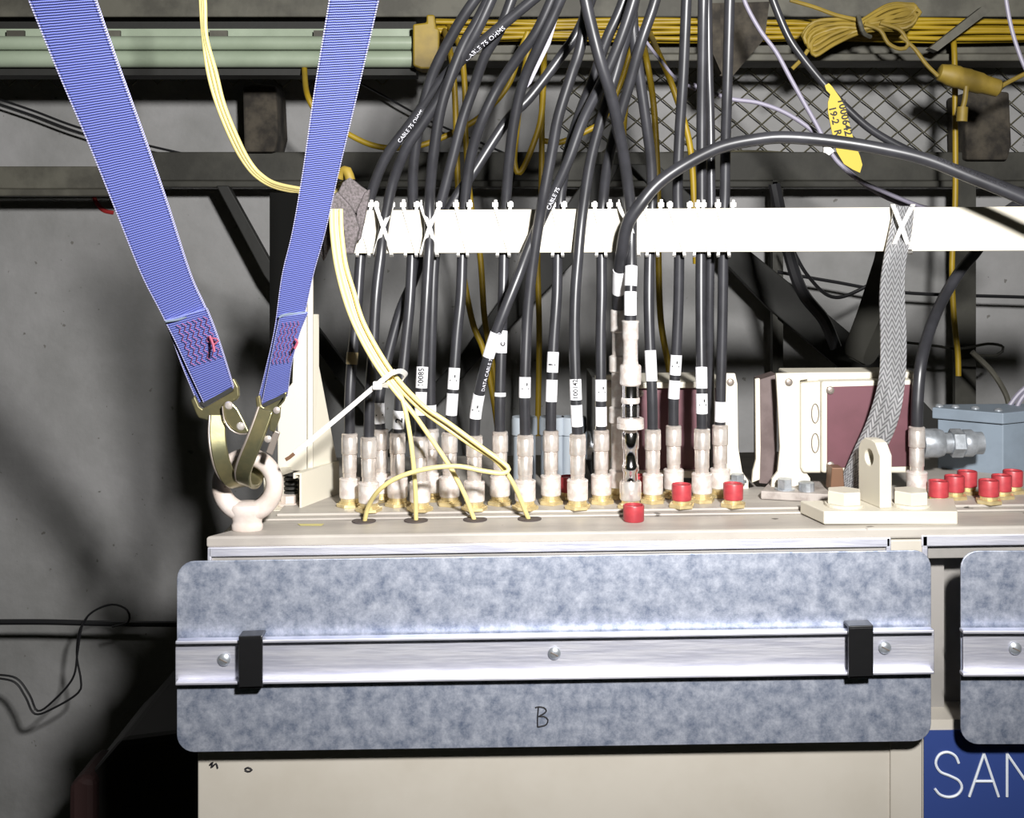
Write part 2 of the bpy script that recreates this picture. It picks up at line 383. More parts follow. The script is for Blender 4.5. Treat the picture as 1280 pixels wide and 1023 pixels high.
# background wires ---------------------------------------------------
def wire(name, pts, d, r, m, lab, cat='cable', group=None, seg=10):
    return tag(link(name, *tubeg(pp(pts, d), r, seg), m, None, True), lab, cat, group)
ORD = ('first', 'second', 'third', 'fourth', 'fifth', 'sixth', 'seventh', 'eighth', 'ninth', 'tenth', 'eleventh', 'twelfth', 'thirteenth', 'fourteenth', 'fifteenth', 'sixteenth', 'seventeenth', 'eighteenth', 'nineteenth', 'twentieth')
for k in range(9):                                     # the tray run
    y = 26+k*3; ph = random.uniform(0, 6)
    pts = [(545+j*70, y+1.6*math.sin(ph+j*1.3), 1.925+(-.014 if k % 2 else .0)) for j in range(12)]
    wire('yellow_cable', pts, None, .0038, 'yellow', 'yellow cable in the overhead tray run, %s from the top' % ORD[k], 'cable', 'yellow cables in the overhead tray')
Y = 'yellow_cable'
YB = [([(555, 40), (562, 61), (568, 108), (572, 222), (576, 318), (590, 400), (605, 440), (617, 500), (625, 560)], 1.78, 'yellow cable hanging behind the bar, leftmost of the dangling yellow ones'),
 ([(560, 36), (575, 60), (581, 110), (582, 169), (588, 250), (600, 318), (606, 400), (618, 470), (628, 560)], 1.81, 'yellow cable hanging just right of the leftmost dangling yellow one'),
 ([(380, 85), (384, 118), (400, 145), (434, 167), (467, 182), (501, 185), (535, 179), (582, 158), (609, 138), (636, 105), (652, 60), (660, 40)], 1.85, 'yellow cable swagging from the fluorescent fitting behind the black cables'),
 ([(682, 48), (680, 74), (677, 142), (666, 182), (650, 216), (643, 202), (646, 162), (653, 101), (664, 48)], 1.8, 'yellow cable hanging in a narrow loop above the white bar'),
 ([(679, 46), (678, 78), (677, 202), (676, 260), (672, 318), (674, 420), (672, 545)], 1.83, 'straight yellow cable dropping past the narrow yellow loop'),
 ([(800, 40), (791, 57), (774, 108), (755, 148), (737, 162), (700, 178), (680, 176)], 1.84, 'yellow cable slanting left from the tray behind the central cables'),
 ([(800, 44), (806, 64), (817, 131), (822, 225), (823, 318), (826, 400), (836, 462), (842, 520)], 1.7, 'yellow cable dropping vertically right of the central black cables'),
 ([(812, 44), (822, 64), (841, 109), (862, 180), (868, 262), (870, 330)], 1.72, 'yellow cable slanting down between the straight black cables'),
 ([(1190, 40), (1193, 70), (1194, 160), (1194, 250), (1190, 330), (1192, 390), (1197, 440), (1198, 470)], 1.9, 'yellow cable dropping past the yellow plug at far right'),
 ([(790, 60), (783, 120), (779, 180), (784, 240), (800, 270)], 1.8, 'short yellow cable seen between the crossing black cables')]
for p, d, lab in YB: wire(Y, [(p[0][0], p[0][1]-4, 1.925)]+[(a_, b_, d) for a_, b_ in p[1:]], None, .0046, 'yellow', lab)
# hank of yellow cable
t = thing('cable_hank', 'coiled hank of dusty yellow cable tied to the tray', 'cable', P(1075, 70, 1.86))
def hk(x, y): return (960+x*.25, y*.25)
for k in range(9):
    o_ = k*4.2; sp = k-4
    pts = [hk(470, 130+sp*7), hk(600, 62+sp*9), hk(700, 34+sp*5+8), hk(760-abs(sp)*6, 62+sp*8), hk(690, 110+sp*9), hk(560, 120+sp*7), hk(455, 140+sp*6), hk(330, 185+sp*9), hk(215+k*3, 245+sp*8), hk(175+k*6, 215+sp*9), hk(230, 160+sp*12), hk(350, 125+sp*7), hk(470, 130+sp*7)]
    link('loop', *tubeg(pp([(a, b, 1.83+.006*math.sin(k*2+i)) for i, (a, b) in enumerate(pts)]), .0032, 8), 'dullyellow', t, True)
for pts in ([hk(110, 0), hk(230, 35), hk(340, 75), hk(450, 100)], [hk(480, 120), hk(560, 150), hk(600, 215), hk(660, 245), hk(700, 225), hk(660, 150), hk(560, 115)],
            [hk(200, 250), hk(165, 300), hk(120, 345)], [hk(660, 180), hk(730, 240), hk(790, 320), hk(850, 380)]):
    link('tail', *tubeg(pp([(a, b, 1.82) for a, b in pts]), .0032, 8), 'dullyellow', t, True)
link('tie_wire', *tubeg(pp([(1073, 20, 1.81), (1076, 32, 1.80), (1080, 42, 1.81), (1088, 46, 1.82)]), .0035, 6), 'greysteel', t)
# yellow plug
a, b = P(1173, 90, 1.84), P(1250, 111, 1.84); ax = (b-a)
t = thing('cable_plug', 'yellow moulded inline plug below the cable tray, far right', 'plug', (a+b)/2)
pts = [a+ax*f for f in (0, .02, .12, .16, .3, .34, .48, .52, .68, .74, .97, 1)]
link('plug_body', *tubeg(pts, [.009, .013, .015, .0165, .0175, .0165, .0175, .0168, .0165, .0145, .0135, .010], 18), 'dullyellow', t, True)
link('tail', *tubeg(pp([(1248, 110), (1262, 102), (1290, 88)], 1.84), .0035, 8), 'dullyellow', t, True)
link('hanging_pigtail', *tubeg(pp([(1208, 108), (1206, 125), (1202, 140)], 1.83), .004, 8), 'dullyellow', t, True)
link('pigtail_end', *tubeg(pp([(1203, 134), (1202, 152)], 1.83), .0085, 10), 'dullyellow', t, True)

# dull wires on the wall
for pts, d, r, m, lab in (
 ([(-20, 118), (40, 138), (100, 160), (185, 182), (300, 208), (360, 222)], 2.15, .0022, 'thincable', 'upper of two thin wires sagging across the left wall'),
 ([(-20, 124), (40, 144), (100, 166), (185, 190), (300, 216), (375, 228)], 2.15, .0022, 'thincable', 'lower of two thin wires sagging across the left wall'),
 ([(440, 98), (480, 120), (535, 150), (600, 178), (640, 196)], 2.15, .002, 'thincable', 'thin dark wire slanting over the wall right of the right sling'),
 ([(-10, 778), (60, 778), (150, 780), (300, 781)], 2.05, .005, 'thincable', 'black rod running level along the lower left wall'),
 ([(-10, 843), (20, 848), (37, 869), (47, 889), (66, 877), (91, 848), (97, 815), (103, 782), (116, 765), (140, 756), (159, 763), (160, 778), (140, 784)], 2.0, .0018, 'thincable', 'thin black wire looping over the rod, lower left'),
 ([(-10, 847), (18, 853), (32, 872), (44, 893), (70, 884), (98, 866), (101, 850), (96, 820), (99, 790), (110, 770)], 2.01, .0018, 'thincable', 'second thin black wire drooping below the rod, lower left'),
 ([(1130, 428), (1165, 432), (1200, 436), (1235, 430), (1254, 434), (1246, 444), (1215, 444)], 1.95, .0022, 'darksteel', 'thin grey wire with a flat loop above the blue-grey box'),
 ([(1215, 440), (1240, 465), (1258, 495), (1262, 520)], 1.9, .0045, 'greysteel', 'grey conduit wire curving down to the blue-grey box'),
 ([(1290, 478), (1272, 494), (1256, 516)], 1.5, .003, 'greywire', 'left of two grey leads entering the blue-grey box lid'),
 ([(1295, 480), (1277, 498), (1268, 516)], 1.49, .003, 'greywire', 'right of two grey leads entering the blue-grey box lid'),
 ([(1256, -10), (1262, 25), (1270, 55), (1283, 88), (1300, 110)], 1.5, .0026, 'greywire', 'pale grey wire hanging at the top right corner'),
 ([(968, 230), (985, 312), (1003, 365), (1030, 400), (1045, 435)], 1.75, .009, 'thincable', 'thick dark cable hanging below the bar left of the braided strap'),
 ([(985, 300), (1010, 345), (1045, 372), (1100, 350)], 1.95, .003, 'thincable', 'thin dark wire sagging below the bar left of the braided strap'),
 ([(960, 338), (1040, 352), (1130, 366), (1290, 372)], 2.1, .003, 'thincable', 'thin black wire stretched along the wall above the boxes'),
 ([(786, 10), (800, 40), (815, 62), (828, 78), (845, 98), (870, 112)], 1.45, .002, 'greywire', 'short pale wire curling among the central black cables'),
):
    wire('wire', pts, d, r, m, lab, 'wire', seg=8)
wire('grey_wire', [(925, -20), (932, 5), (950, 38), (970, 65), (988, 98), (1003, 125), (1020, 155), (1032, 178), (1045, 200), (1072, 224), (1110, 242), (1150, 258), (1170, 262)], 1.36, .0026, 'greywire', 'pale grey wire falling from the top to the yellow tag, steeper of the two', 'wire')
wire('grey_wire', [(866, 106), (884, 114), (915, 124), (945, 128), (975, 138), (1000, 152), (1020, 168), (1035, 188), (1050, 205), (1080, 230), (1110, 248), (1150, 263)], 1.38, .0026, 'greywire', 'pale grey wire running level then down to the yellow tag, flatter of the two', 'wire')
tag(link('zip_tie', *merge(tubeg([P(1031, 187, 1.35), P(1036, 191, 1.35), P(1040, 187, 1.35)], .0035, 6), box(P(1033, 191, 1.35), .007, .005, .006)), 'nylon'), 'small white cable tie joining the two pale grey wires', 'cable tie')
o = wire('black_cable', [(960, -20), (968, 5), (985, 45), (1003, 72), (1030, 105), (1055, 132), (1090, 163), (1135, 188), (1180, 205), (1230, 222), (1300, 250)], 1.55, .0052, 'cable', 'black cable slanting right with the yellow tag hung on it')
# tag
t = thing('cable_tag', 'yellow plastic cable tag with handwritten numbers, right of centre', 'tag', P(1055, 215, 1.5))
out = [(1031, 107), (1036, 104), (1040, 108), (1050, 122), (1057, 135), (1063, 160), (1068, 178), (1075, 195), (1078, 206), (1075, 216), (1066, 212), (1055, 205), (1046, 190), (1040, 165), (1035, 140), (1035, 128), (1038, 118), (1033, 113)]
link('tag_body', *plateg(out, 1.5, .0015), 'tag', t)
V, Fc = textgeo('1000642', .0135)
link('handwriting', [P(1047, 124, 1.4993)+Matrix.Rotation(math.radians(-78), 3, 'Y').inverted() @ Vector((0, 0, 0))+Vector((math.cos(math.radians(-78))*v.x-math.sin(math.radians(-78))*v.y, 0, math.sin(math.radians(-78))*v.x+math.cos(math.radians(-78))*v.y)) for v in V], Fc, 'ink', t)
V, Fc = textgeo('19-2  R', .0125)
link('handwriting', [P(1036, 134, 1.4993)+Vector((math.cos(math.radians(-77))*v.x-math.sin(math.radians(-77))*v.y, 0, math.sin(math.radians(-77))*v.x+math.cos(math.radians(-77))*v.y)) for v in V], Fc, 'ink', t)

# hanging olive strap
V, Fc, U = strip([(1099, 285, 1.325), (1094, 318, 1.5), (1088, 340, 1.6), (1072, 390, 1.62), (1056, 435, 1.62), (1062, 446, 1.62), (1078, 440, 1.66), (1092, 395, 1.68)], [(1128, 285, 1.325), (1122, 322, 1.5), (1117, 345, 1.6), (1101, 395, 1.62), (1080, 445, 1.62), (1082, 456, 1.63), (1096, 448, 1.67), (1116, 400, 1.69)], .002)
tag(link('hanging_strap', V, Fc, 'olive', None, True, U), 'dark olive strap folded in a loop behind the braided strap', 'strap')
# dark clutter, lower left floor level
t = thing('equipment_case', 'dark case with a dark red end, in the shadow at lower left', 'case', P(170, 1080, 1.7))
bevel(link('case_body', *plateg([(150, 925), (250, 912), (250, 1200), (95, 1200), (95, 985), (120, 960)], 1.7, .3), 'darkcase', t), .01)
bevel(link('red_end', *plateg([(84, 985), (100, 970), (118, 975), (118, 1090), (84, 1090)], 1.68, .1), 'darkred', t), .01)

# ================================================================== CABINET
cab = thing('equipment_cabinet', 'wide cream painted steel cabinet filling the lower picture', 'cabinet', Vector((.1, .1, 0)))
XL = PX(257, 1.2); XR = .95
def topslab(x0, x1, d0, d1, zf, h, cham=0):
    lo_ = [(x0, d0), (x1, d0), (x1, d1), (x0, d1)]
    if cham: lo_ = [(x0, d0), (x1, d0), (x1, d1), (x0+cham, d1), (x0+cham, d0+.03)]
    top = [Vector((x, d-1.2, zf(x))) for x, d in lo_]
    return prism(top, (0, 0, -h))
bevel(link('top_plate', *topslab(XL, XR, 1.2, 1.62, ztop, .0115, .022), 'creamtop', cab), .0025, 3)
bevel(link('step_plate', *topslab(PX(300, 1.27), XR, 1.262, 1.6, lambda x: ztop(x)+.0025, .0024), 'creamtop', cab), .001)
bevel(link('connector_plate', *topslab(PX(352, 1.3), XR, 1.272, 1.6, zplate, .003), 'creamtop', cab), .001)
sk = -.0148                                             # lean of the front, in the picture
def fl(x0, x1, y0, y1, d, t_): return plateg([(x0, y0+sk*(x0-258)), (x1, y0+sk*(x1-258)), (x1, y1+sk*(x1-258)), (x0, y1+sk*(x0-258))], d, t_)
bevel(link('frame_rail', *merge(fl(261, 1113, 685, 697, 1.199, .012), fl(259, 264, 685, 925, 1.199, .012), fl(1108, 1114, 685, 925, 1.199, .012)), 'alu', cab), .001)
bevel(link('frame_rail', *merge(fl(1152, 1420, 683, 697, 1.199, .012), fl(1153, 1160, 683, 900, 1.199, .012)), 'alu', cab), .001)
link('recess_back', *merge(fl(262, 1110, 690, 960, 1.235, .01)), 'drawer', cab)
link('recess_back', *merge(fl(1158, 1420, 690, 950, 1.25, .01)), 'drawer', cab)
link('inner_edge', *merge(fl(1160, 1180, 697, 905, 1.235, .014)), 'drawer', cab)
bevel(link('recess_lip', *fl(264, 1108, 697.5, 730, 1.203, .03), 'drawer', cab), .001)
bevel(link('recess_lip', *fl(1160, 1420, 697, 712, 1.207, .04), 'drawer', cab), .001)
bevel(link('divider_post', *fl(1113, 1153, 688, 1500, 1.2, .05), 'cream', cab), .0015)
bevel(link('lower_panel', *plateg([(247, 935), (1137, 925), (1137, 1500), (247, 1500)], 1.203, .05), 'cream', cab), .0015)
link('lower_panel', *plateg([(1153, 900), (1420, 898), (1420, 1500), (1153, 1500)], 1.203, .05), 'cream', cab)
link('side_panel', *prism([(XL+.002, .02, ztop(XL)-.012), (XL+.002, .42, ztop(XL)-.012), (XL+.002, .42, .3), (XL+.002, .02, .3)], (.01, 0, 0)), 'cream', cab)
link('carcass', *prism([(XL+.02, .06, ztop(XL)-.02), (XR, .06, ztop(XL)-.02), (XR, .06, .0), (XL+.02, .06, 0)], (0, .36, 0)), 'cream', cab)
# scribbles on the lower panel
for pts in ([(262, 957), (266, 953), (264, 960), (270, 955), (272, 961)], [(306, 962), (310, 960), (315, 963), (310, 965), (306, 963)]):
    stroke('ink_mark', pts, 1.2025, .0009, 'ink', cab)
# yellow paint scrape
link('paint_scrape', *prism([on(372, 1.247)+Vector((0, 0, .0003)), on(405, 1.246)+Vector((0, 0, .0003)), on(402, 1.238)+Vector((0, 0, .0003)), on(375, 1.24)+Vector((0, 0, .0003))], (0, 0, .0003)), mat('faded_yellow_paint', rgb(196, 186, 120), .6), cab)

# sign
t = thing('sign', 'blue sign with thin white capital letters, lower right corner', 'sign', P(1240, 1023, 1.2))
link('sign_board', *plateg([(1155, 914), (1400, 911), (1400, 1060), (1155, 1062)], 1.201, .002), 'signblue', t)
def ltr(pts): return stroke('letter', pts, 1.2005, .0014, 'signwhite', t)
def zz(x, y): return (1000+x*.3743, 640+y*.3743)
ltr([zz(530, 840), zz(518, 815), zz(492, 803), zz(465, 812), zz(453, 840), zz(468, 868), zz(500, 882), zz(530, 898), zz(540, 922), zz(525, 945), zz(497, 953), zz(468, 945), zz(450, 925)])
for s_ in ([zz(565, 952), zz(614, 808)], [zz(614, 808), zz(663, 952)], [zz(583, 900), zz(646, 900)], [zz(691, 952), zz(691, 808)], [zz(691, 808), zz(790, 952)], [zz(790, 952), zz(790, 808)]):
    ltr([s_[0], ((s_[0][0]+s_[1][0])/2, (s_[0][1]+s_[1][1])/2), s_[1]])

# cover plates
def cover(x0, y0, x1, y1, rails, screws, lab, sk_):
    t = thing('cover_plate', lab, 'cover plate', P((x0+x1)/2, y1, 1.17))
    bevel(link('sheet', *plateg(rrect(x0, y0, x1, y1, 22, sk_), 1.17, .002), 'galv', t), .0005)
    (ra, rb), (rc, rd) = rails                          # px y of top/bottom flange fronts at left, x extent
    def q(x, y): return (x, y+sk_*(x-x0))
    def R(a0, b0, d, th): return plateg([q(rc, a0), q(rd, a0), q(rd, b0), q(rc, b0)], d, th)
    g = merge(R(ra, rb, 1.166, .003), R(ra-1, ra+3, 1.1565, .0105), R(rb-2.5, rb+1.5, 1.1565, .0105))
    bevel(link('rail', *g, 'alu', t), .0008)
    for sx, sy in screws:
        c = P(sx, sy, 1.165)
        s = link('screw', *lathe(c, [(.0062, 0), (.0062, -.0008), (.0045, -.0024), (.0015, -.003)], 20, 'y'), 'galv2', t, True)
        link('slot', *prism([c+Vector((-.004, -.0022, .0014)), c+Vector((-.003, -.0022, .0022)), c+Vector((.004, -.0022, -.0014)), c+Vector((.003, -.0022, -.0022))], (0, -.0012, 0)), 'steelrim', s)
    return t
sk1 = -14/942
cv = cover(221, 702, 1164, 941, ((803, 856), (219, 1168)), ((280, 825), (693, 817), (1106, 810)), 'long galvanised cover plate with letter B and two black bands', sk1)
for x0, y0, x1 in ((298, 796, 328), (1061, 783, 1092)):
    b0 = y0+66
    g = merge(plateg([(x0, y0+2), (x1, y0+1), (x1, b0-1), (x0, b0)], 1.150, .0035), plateg([(x0, y0), (x1, y0-1), (x1, y0+3), (x0, y0+4)], 1.150, .018), plateg([(x0, b0-4), (x1, b0-5), (x1, b0-1), (x0, b0)], 1.150, .018))
    bevel(link('black_band', *g, 'blacktape', cv), .001)
stroke('letter_b', [(669, 885), (673, 884), (680, 885), (683, 889), (679, 893), (673, 896), (680, 896), (685, 900), (683, 906), (678, 908), (672, 909)], 1.1695, .0007, 'ink', cv)
stroke('letter_b', [(673, 885), (672, 897), (672, 909)], 1.1695, .0007, 'ink', cv)
cover(1201, 689, 1420, 931, ((790, 845), (1204, 1420)), ((1269, 811),), 'second galvanised cover plate cut off by the right edge', -.002)

# ================================================================== EYE BOLT
ec = P(309.5, 606, 1.226)
eb = thing('eye_bolt', 'off-white painted lifting eye bolt on the cabinet corner', 'eye bolt', on(309, 1.226))
ring = []
for k in range(56):
    a = 2*math.pi*k/56; ring.append(ec+Vector((.0275*math.cos(a), 0, .0282*math.sin(a))))
rr = [.0090+.0012*max(0, -math.sin(2*math.pi*k/56)) for k in range(56)]
link('ring', *tubeg(ring, rr, 18, True), 'eye', eb, True)
base = on(309, 1.226); H = ec.z-.026-base.z
shv, shf = lathe(base, [(.0152, 0), (.0160, .001), (.0160, .0055), (.0150, .0075), (.0152, H*.5), (.0178, H*.8), (.0205, H+.002), (.019, H+.006), (.010, H+.009)], 32)
shv = [Vector((v.x, base.y+(v.y-base.y)*.66, v.z)) for v in shv]
link('shank', shv, shf, 'eye', eb, True)

# ================================================================== SLINGS AND HOOKS
def dd(y, d0=1.2, y0=500, k=.00066): return d0-(y0-y)*k
def withd(l, off=0): return [(x, y, dd(y)+off) for x, y in l]
slL = thing('lifting_sling', 'wide blue webbing sling on the left, running down to its hook', 'sling', P(270, 500, 1.2))
V, Fc, U = strip(withd([(-12, -120), (35, 0), (72, 91), (111, 182), (145, 266), (177, 345), (206, 402), (228, 460), (247, 505)]), withd([(80, -120), (120, 0), (148, 81), (182, 175), (209, 253), (239, 345), (259, 390), (275, 440), (288, 480)]), .0022)
link('webbing', V, Fc, 'webbing', slL, True, U)
V, Fc, U = strip(withd([(206, 402), (220, 430), (236, 465), (254, 503), (256, 506)], -.0045), withd([(259, 387), (270, 415), (280, 445), (292, 484), (293, 489)], -.0045), .0022)
link('folded_end', V, Fc, 'webbing', slL, True, U)
stroke('hem_stitch', [(207, 402), (225, 399), (242, 392), (259, 387)], 1.128, .0012, 'greenthread', slL)
slR = thing('lifting_sling', 'narrower looking blue webbing sling on the right, beside the tape wrap', 'sling', P(340, 495, 1.2))
V, Fc, U = strip(withd([(430, -120), (411, 0), (393, 110), (378, 215), (365, 290), (352, 345), (343, 410), (332, 460), (322, 500)]), withd([(500, -120), (474, 0), (449, 110), (424, 215), (407, 290), (393, 340), (380, 398), (366, 450), (356, 490)]), .0022)
link('webbing', V, Fc, 'webbing', slR, True, U)
V, Fc, U = strip(withd([(349, 397), (342, 430), (335, 465), (327, 504), (327, 507)], -.0045), withd([(385, 392), (374, 420), (365, 455), (360, 492), (359, 496)], -.0045), .0022)
link('folded_end', V, Fc, 'webbing', slR, True, U)
stroke('hem_stitch', [(349, 397), (355, 394), (370, 392), (384, 391)], 1.127, .0012, 'greenthread', slR)
def stitches(sl, corner, ux, vx, nu, nv):
    g = []
    for i in range(nu):
        pts = []
        for j in range(nv*2):
            u = (i+.5+(.28 if j % 2 else -.28))/nu; v = j/(nv*2-1)
            px = corner[0]+ux[0]*u+vx[0]*v; py = corner[1]+ux[1]*u+vx[1]*v
            pts.append(P(px, py, dd(py)-.0075))
        g.append(tubeg(pts, .00034, 4))
    o = link('red_stitching', *merge(*g), 'redthread', sl); return o
stitches(slL, (219, 407), (40, -13), (20, 52), 6, 6)
stitches(slR, (352, 404), (24, -3), (-14, 52), 5, 6)
link('thread_tuft', *merge(tubeg(pp([(263, 424), (268, 423), (273, 426), (266, 432)], 1.14), .0008, 5), tubeg(pp([(262, 420), (266, 430), (268, 440)], 1.14), .0013, 5)), 'redthread', slL)
link('thread_tuft', *merge(tubeg(pp([(369, 424), (372, 428), (368, 436)], 1.14), .0012, 5)), 'redthread', slR)

hk1 = thing('snap_hook', 'gold-toned steel snap hook of the left sling, through the eye bolt', 'hook', P(275, 560, 1.19))
bevel(link('buckle', *plateg([(238, 501), (243, 494), (249, 508), (253, 511), (291, 489), (287, 473), (293, 474), (298, 484), (299, 495), (296, 500), (287, 505), (284, 512), (284, 530), (264, 534), (262, 528), (256, 525), (248, 523), (245, 518)], 1.186, .005), 'gold', hk1), .0015, 3)
link('slot', *plateg([(252, 505), (256, 509), (291, 489), (289, 484)], 1.1845, .002), 'blacksteel', hk1)
path = spline([P(*q) for q in [(273, 518, 1.187), (272, 540, 1.184), (274, 562, 1.182), (279, 583, 1.184), (287, 598, 1.19), (296, 606, 1.202), (300, 606, 1.222), (300, 596, 1.244), (300, 580, 1.25)]], .004)
bevel(link('hook_bar', *band(path, (1, .25, .1), .0158, .0044), 'gold', hk1, True), .0012, 2)
link('hook_edge', *tubeg([p+Vector((-.0079, -.0022, -.0008)) for p in path[:-6]], .0014, 8), 'steelrim', hk1, True)
lt = link('latch', *merge(plateg([(277, 508), (280, 503), (289, 503), (297, 512), (305, 527), (312, 542), (300, 543), (288, 536), (280, 524)], 1.18, .003)), 'gold', hk1); bevel(lt, .001)
for x, y in ((286, 507), (301, 533)): link('rivet', *lathe(P(x, y, 1.181), [(.0042, 0), (.0042, -.001), (.003, -.0024), (.001, -.0028)], 16, 'y'), 'nickel', hk1, True)
link('latch_spring', *tubeg(pp([(278, 508), (280, 524), (288, 537), (300, 543), (311, 542)], 1.178), .0008, 6), 'steelrim', hk1, True)
hk2 = thing('snap_hook', 'gold-toned steel snap hook of the right sling, curled inside the ring', 'hook', P(325, 560, 1.18))
bevel(link('buckle', *plateg([(319, 497), (325, 494), (327, 507), (330, 509), (354, 497), (354, 491), (359, 490), (355, 502), (350, 508), (346, 512), (340, 518), (335, 528), (321, 524), (319, 519), (321, 514)], 1.182, .005), 'gold', hk2), .0015, 3)
link('slot', *plateg([(328, 505), (330, 509), (356, 496), (355, 492)], 1.1805, .002), 'blacksteel', hk2)
path = spline([P(*q) for q in [(333, 512, 1.180), (326, 532, 1.176), (318, 553, 1.173), (309, 575, 1.173), (304, 592, 1.178), (306, 604, 1.190), (313, 606, 1.21), (319, 600, 1.232), (322, 588, 1.246), (324, 574, 1.252)]], .004)
bevel(link('hook_bar', *band(path, (1, -.15, -.35), .0155, .0044), 'gold', hk2, True), .0012, 2)
link('hook_edge', *tubeg([p+Vector((-.0076, -.0002, .0026)) for p in path[:-7]], .0014, 8), 'steelrim', hk2, True)
bevel(link('latch', *merge(plateg([(343, 511), (351, 507), (350, 522), (343, 541), (336, 538), (338, 524)], 1.176, .003)), 'gold', hk2), .001)
bevel(link('latch_tongue', *plateg([(342, 538), (350, 541), (340, 570), (332, 566)], 1.182, .003), 'steelrim', hk2), .001)
for x, y in ((346, 513), (335, 549)): link('rivet', *lathe(P(x, y, 1.176), [(.0035, 0), (.0035, -.001), (.002, -.002)], 14, 'y'), 'nickel', hk2, True)

# ================================================================== BRACKET POST AND CHANNEL
t = thing('mounting_bracket', 'cream steel bracket post with tapered gusset behind the eye bolt', 'bracket', P(380, 588, 1.33))
bevel(link('post_face', *plateg([(358, 345), (384, 345), (384, 589), (347, 589), (347, 500)], 1.335, .003), 'cleancream', t), .001)
bevel(link('post_flange', *plateg([(384, 345), (391, 345), (391, 589), (384, 589)], 1.331, .006), 'cleancream', t), .001)
gp = [P(391, 393, 1.334), P(399, 393, 1.345), P(399, 458, 1.345), P(420, 569, 1.372), P(424, 583, 1.376), P(391, 589, 1.334)]
bevel(link('gusset', *prism(gp, (-.002, .003, 0)), 'cleancream', t), .0008)
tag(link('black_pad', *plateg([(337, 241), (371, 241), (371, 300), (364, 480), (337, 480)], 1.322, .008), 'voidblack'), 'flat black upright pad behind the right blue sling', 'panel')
a = P(377, 640, 1.30); b = P(424, 628, 1.372); ext = Vector((b.x-a.x, b.y-a.y, 0))
z0 = a.z-.0; hh = .0425; wd = .041
prof = [(0, 0), (0, hh), (-.009, hh), (-.009, hh-.006), (-.0068, hh-.006), (-.0068, hh-.002), (-.0022, hh-.002), (-.0022, .0022), (-wd+.0022, .0022), (-wd+.0022, hh-.002), (-wd+.0068, hh-.002), (-wd+.0068, hh-.006), (-wd+.009, hh-.006), (-wd+.009, hh), (-wd, hh), (-wd, 0)]
zb = ztop(a.x)+.0006
V = []
n = len(prof)
for e in (Vector((0, 0, 0)), ext):
    for u, v in prof: V.append(Vector((a.x+u, a.y, zb+v))+e)
Fc = [[i, (i+1) % n, n+(i+1) % n, n+i] for i in range(n)]+[[0, 1, 2, 3, 4, 5, 6, 7], [0, 7, 8, 15], [8, 9, 10, 11, 12, 13, 14, 15], [n+i for i in (0, 1, 2, 3, 4, 5, 6, 7)], [n+i for i in (0, 7, 8, 15)], [n+i for i in (8, 9, 10, 11, 12, 13, 14, 15)]]
t = thing('strut_channel', 'short cream steel channel under the bracket post', 'channel', Vector((a.x-.02, a.y+.03, zb)))
link('channel', V, Fc, 'cleancream', t)
c = Vector((a.x-.018, a.y+.025, zb+.0025))
link('bolt', *merge(lathe(c, [(.013, 0), (.013, .003)], 24), lathe(c, [(.009, .003), (.009, .011)], 6)), 'eye', t)
link('spring', *merge(*[lathe(c+Vector((0, .01, .011+.005*i)), [(.008, 0), (.008, .0025)], 16) for i in range(5)]), 'blacksteel', t)

# ================================================================== WHITE BAR, ties, tape
bar = tag(link('cable_bar', *plateg([(441, 263), (1420, 258-.5), (1420, 313), (428, 317)], 1.309, .005), 'cleancream'), 'long cream flat bar that the black cables are tied to', 'bar')
bevel(bar, .0008)
t = thing('tape_wrap', 'crumpled grey foam tape wrapped over yellow cables at the bar end', 'tape', P(430, 320, 1.29))
def crump(name, pts, d, th, par):
    V, Fc = plateg(pts, d, th)
    o = link(name, V, Fc, 'greytape', par); bevel(o, .002, 2); return o
crump('tape_leaf', [(421, 242), (428, 228), (437, 221), (450, 232), (462, 240), (455, 262), (447, 268), (436, 262)], 1.292, .012, t)
crump('tape_leaf', [(446, 262), (456, 240), (462, 236), (460, 252), (450, 300), (442, 302)], 1.288, .010, t)
crump('tape_leaf', [(409, 268), (415, 246), (421, 239), (433, 252), (441, 262), (449, 285), (441, 318), (430, 317), (430, 290)], 1.276, .012, t)
crump('tape_leaf', [(400, 318), (408, 275), (411, 272), (414, 282), (413, 308), (404, 327)], 1.30, .006, t)
link('cable_stub', *tubeg(pp([(424, 222, 1.305), (428, 215, 1.303), (434, 214, 1.30), (438, 226, 1.298)]), .0055, 10), 'dullyellow', t, True)
TH = .0012
def tie(hx, bx, n, front=1.3035, cx=None, w_=.0032, head=True, lab=None, grp='cable ties round the cream bar', cross=None):
    t = thing('cable_tie', lab or 'white nylon cable tie looped tightly round the cream bar', 'cable tie', P((hx+bx)/2, 318, 1.31), grp)
    mid = [((hx+bx)/2, 286, front-(.0 if cx is None else cx))]
    if cx is None: fr = [(hx, 259, 1.3075), (hx*.5+bx*.5, 287, 1.3075), (bx, 315, 1.3075)]
    else: fr = [(hx, 258, 1.306), (hx*.82+bx*.18, 268, 1.298), (cross, 284, 1.286+n*.0014), (bx*.82+hx*.18, 303, 1.298), (bx, 315.5, 1.306)]
    pts = [P(hx, 255.5, 1.316)]+[P(*q) for q in fr]+[P(bx, 319, 1.311), P(bx, 318, 1.318), P((hx+bx)/2, 287, 1.334 if cx is None else 1.319), P(hx, 256, 1.318)]
    link('strap', *band(spline(pts, .004), (1, 0, 0), w_, TH), 'nylon', t)
    c = P(hx, 259, 1.312)
    bevel(link('head', *merge(box(c+Vector((0, 0, 0)), .0066, .006, .0052), box(c+Vector((.0005, 0, .005)), .0034, .0032, random.choice((.0015, .003, .0035)))), 'nylon', t), .0006)
    return t
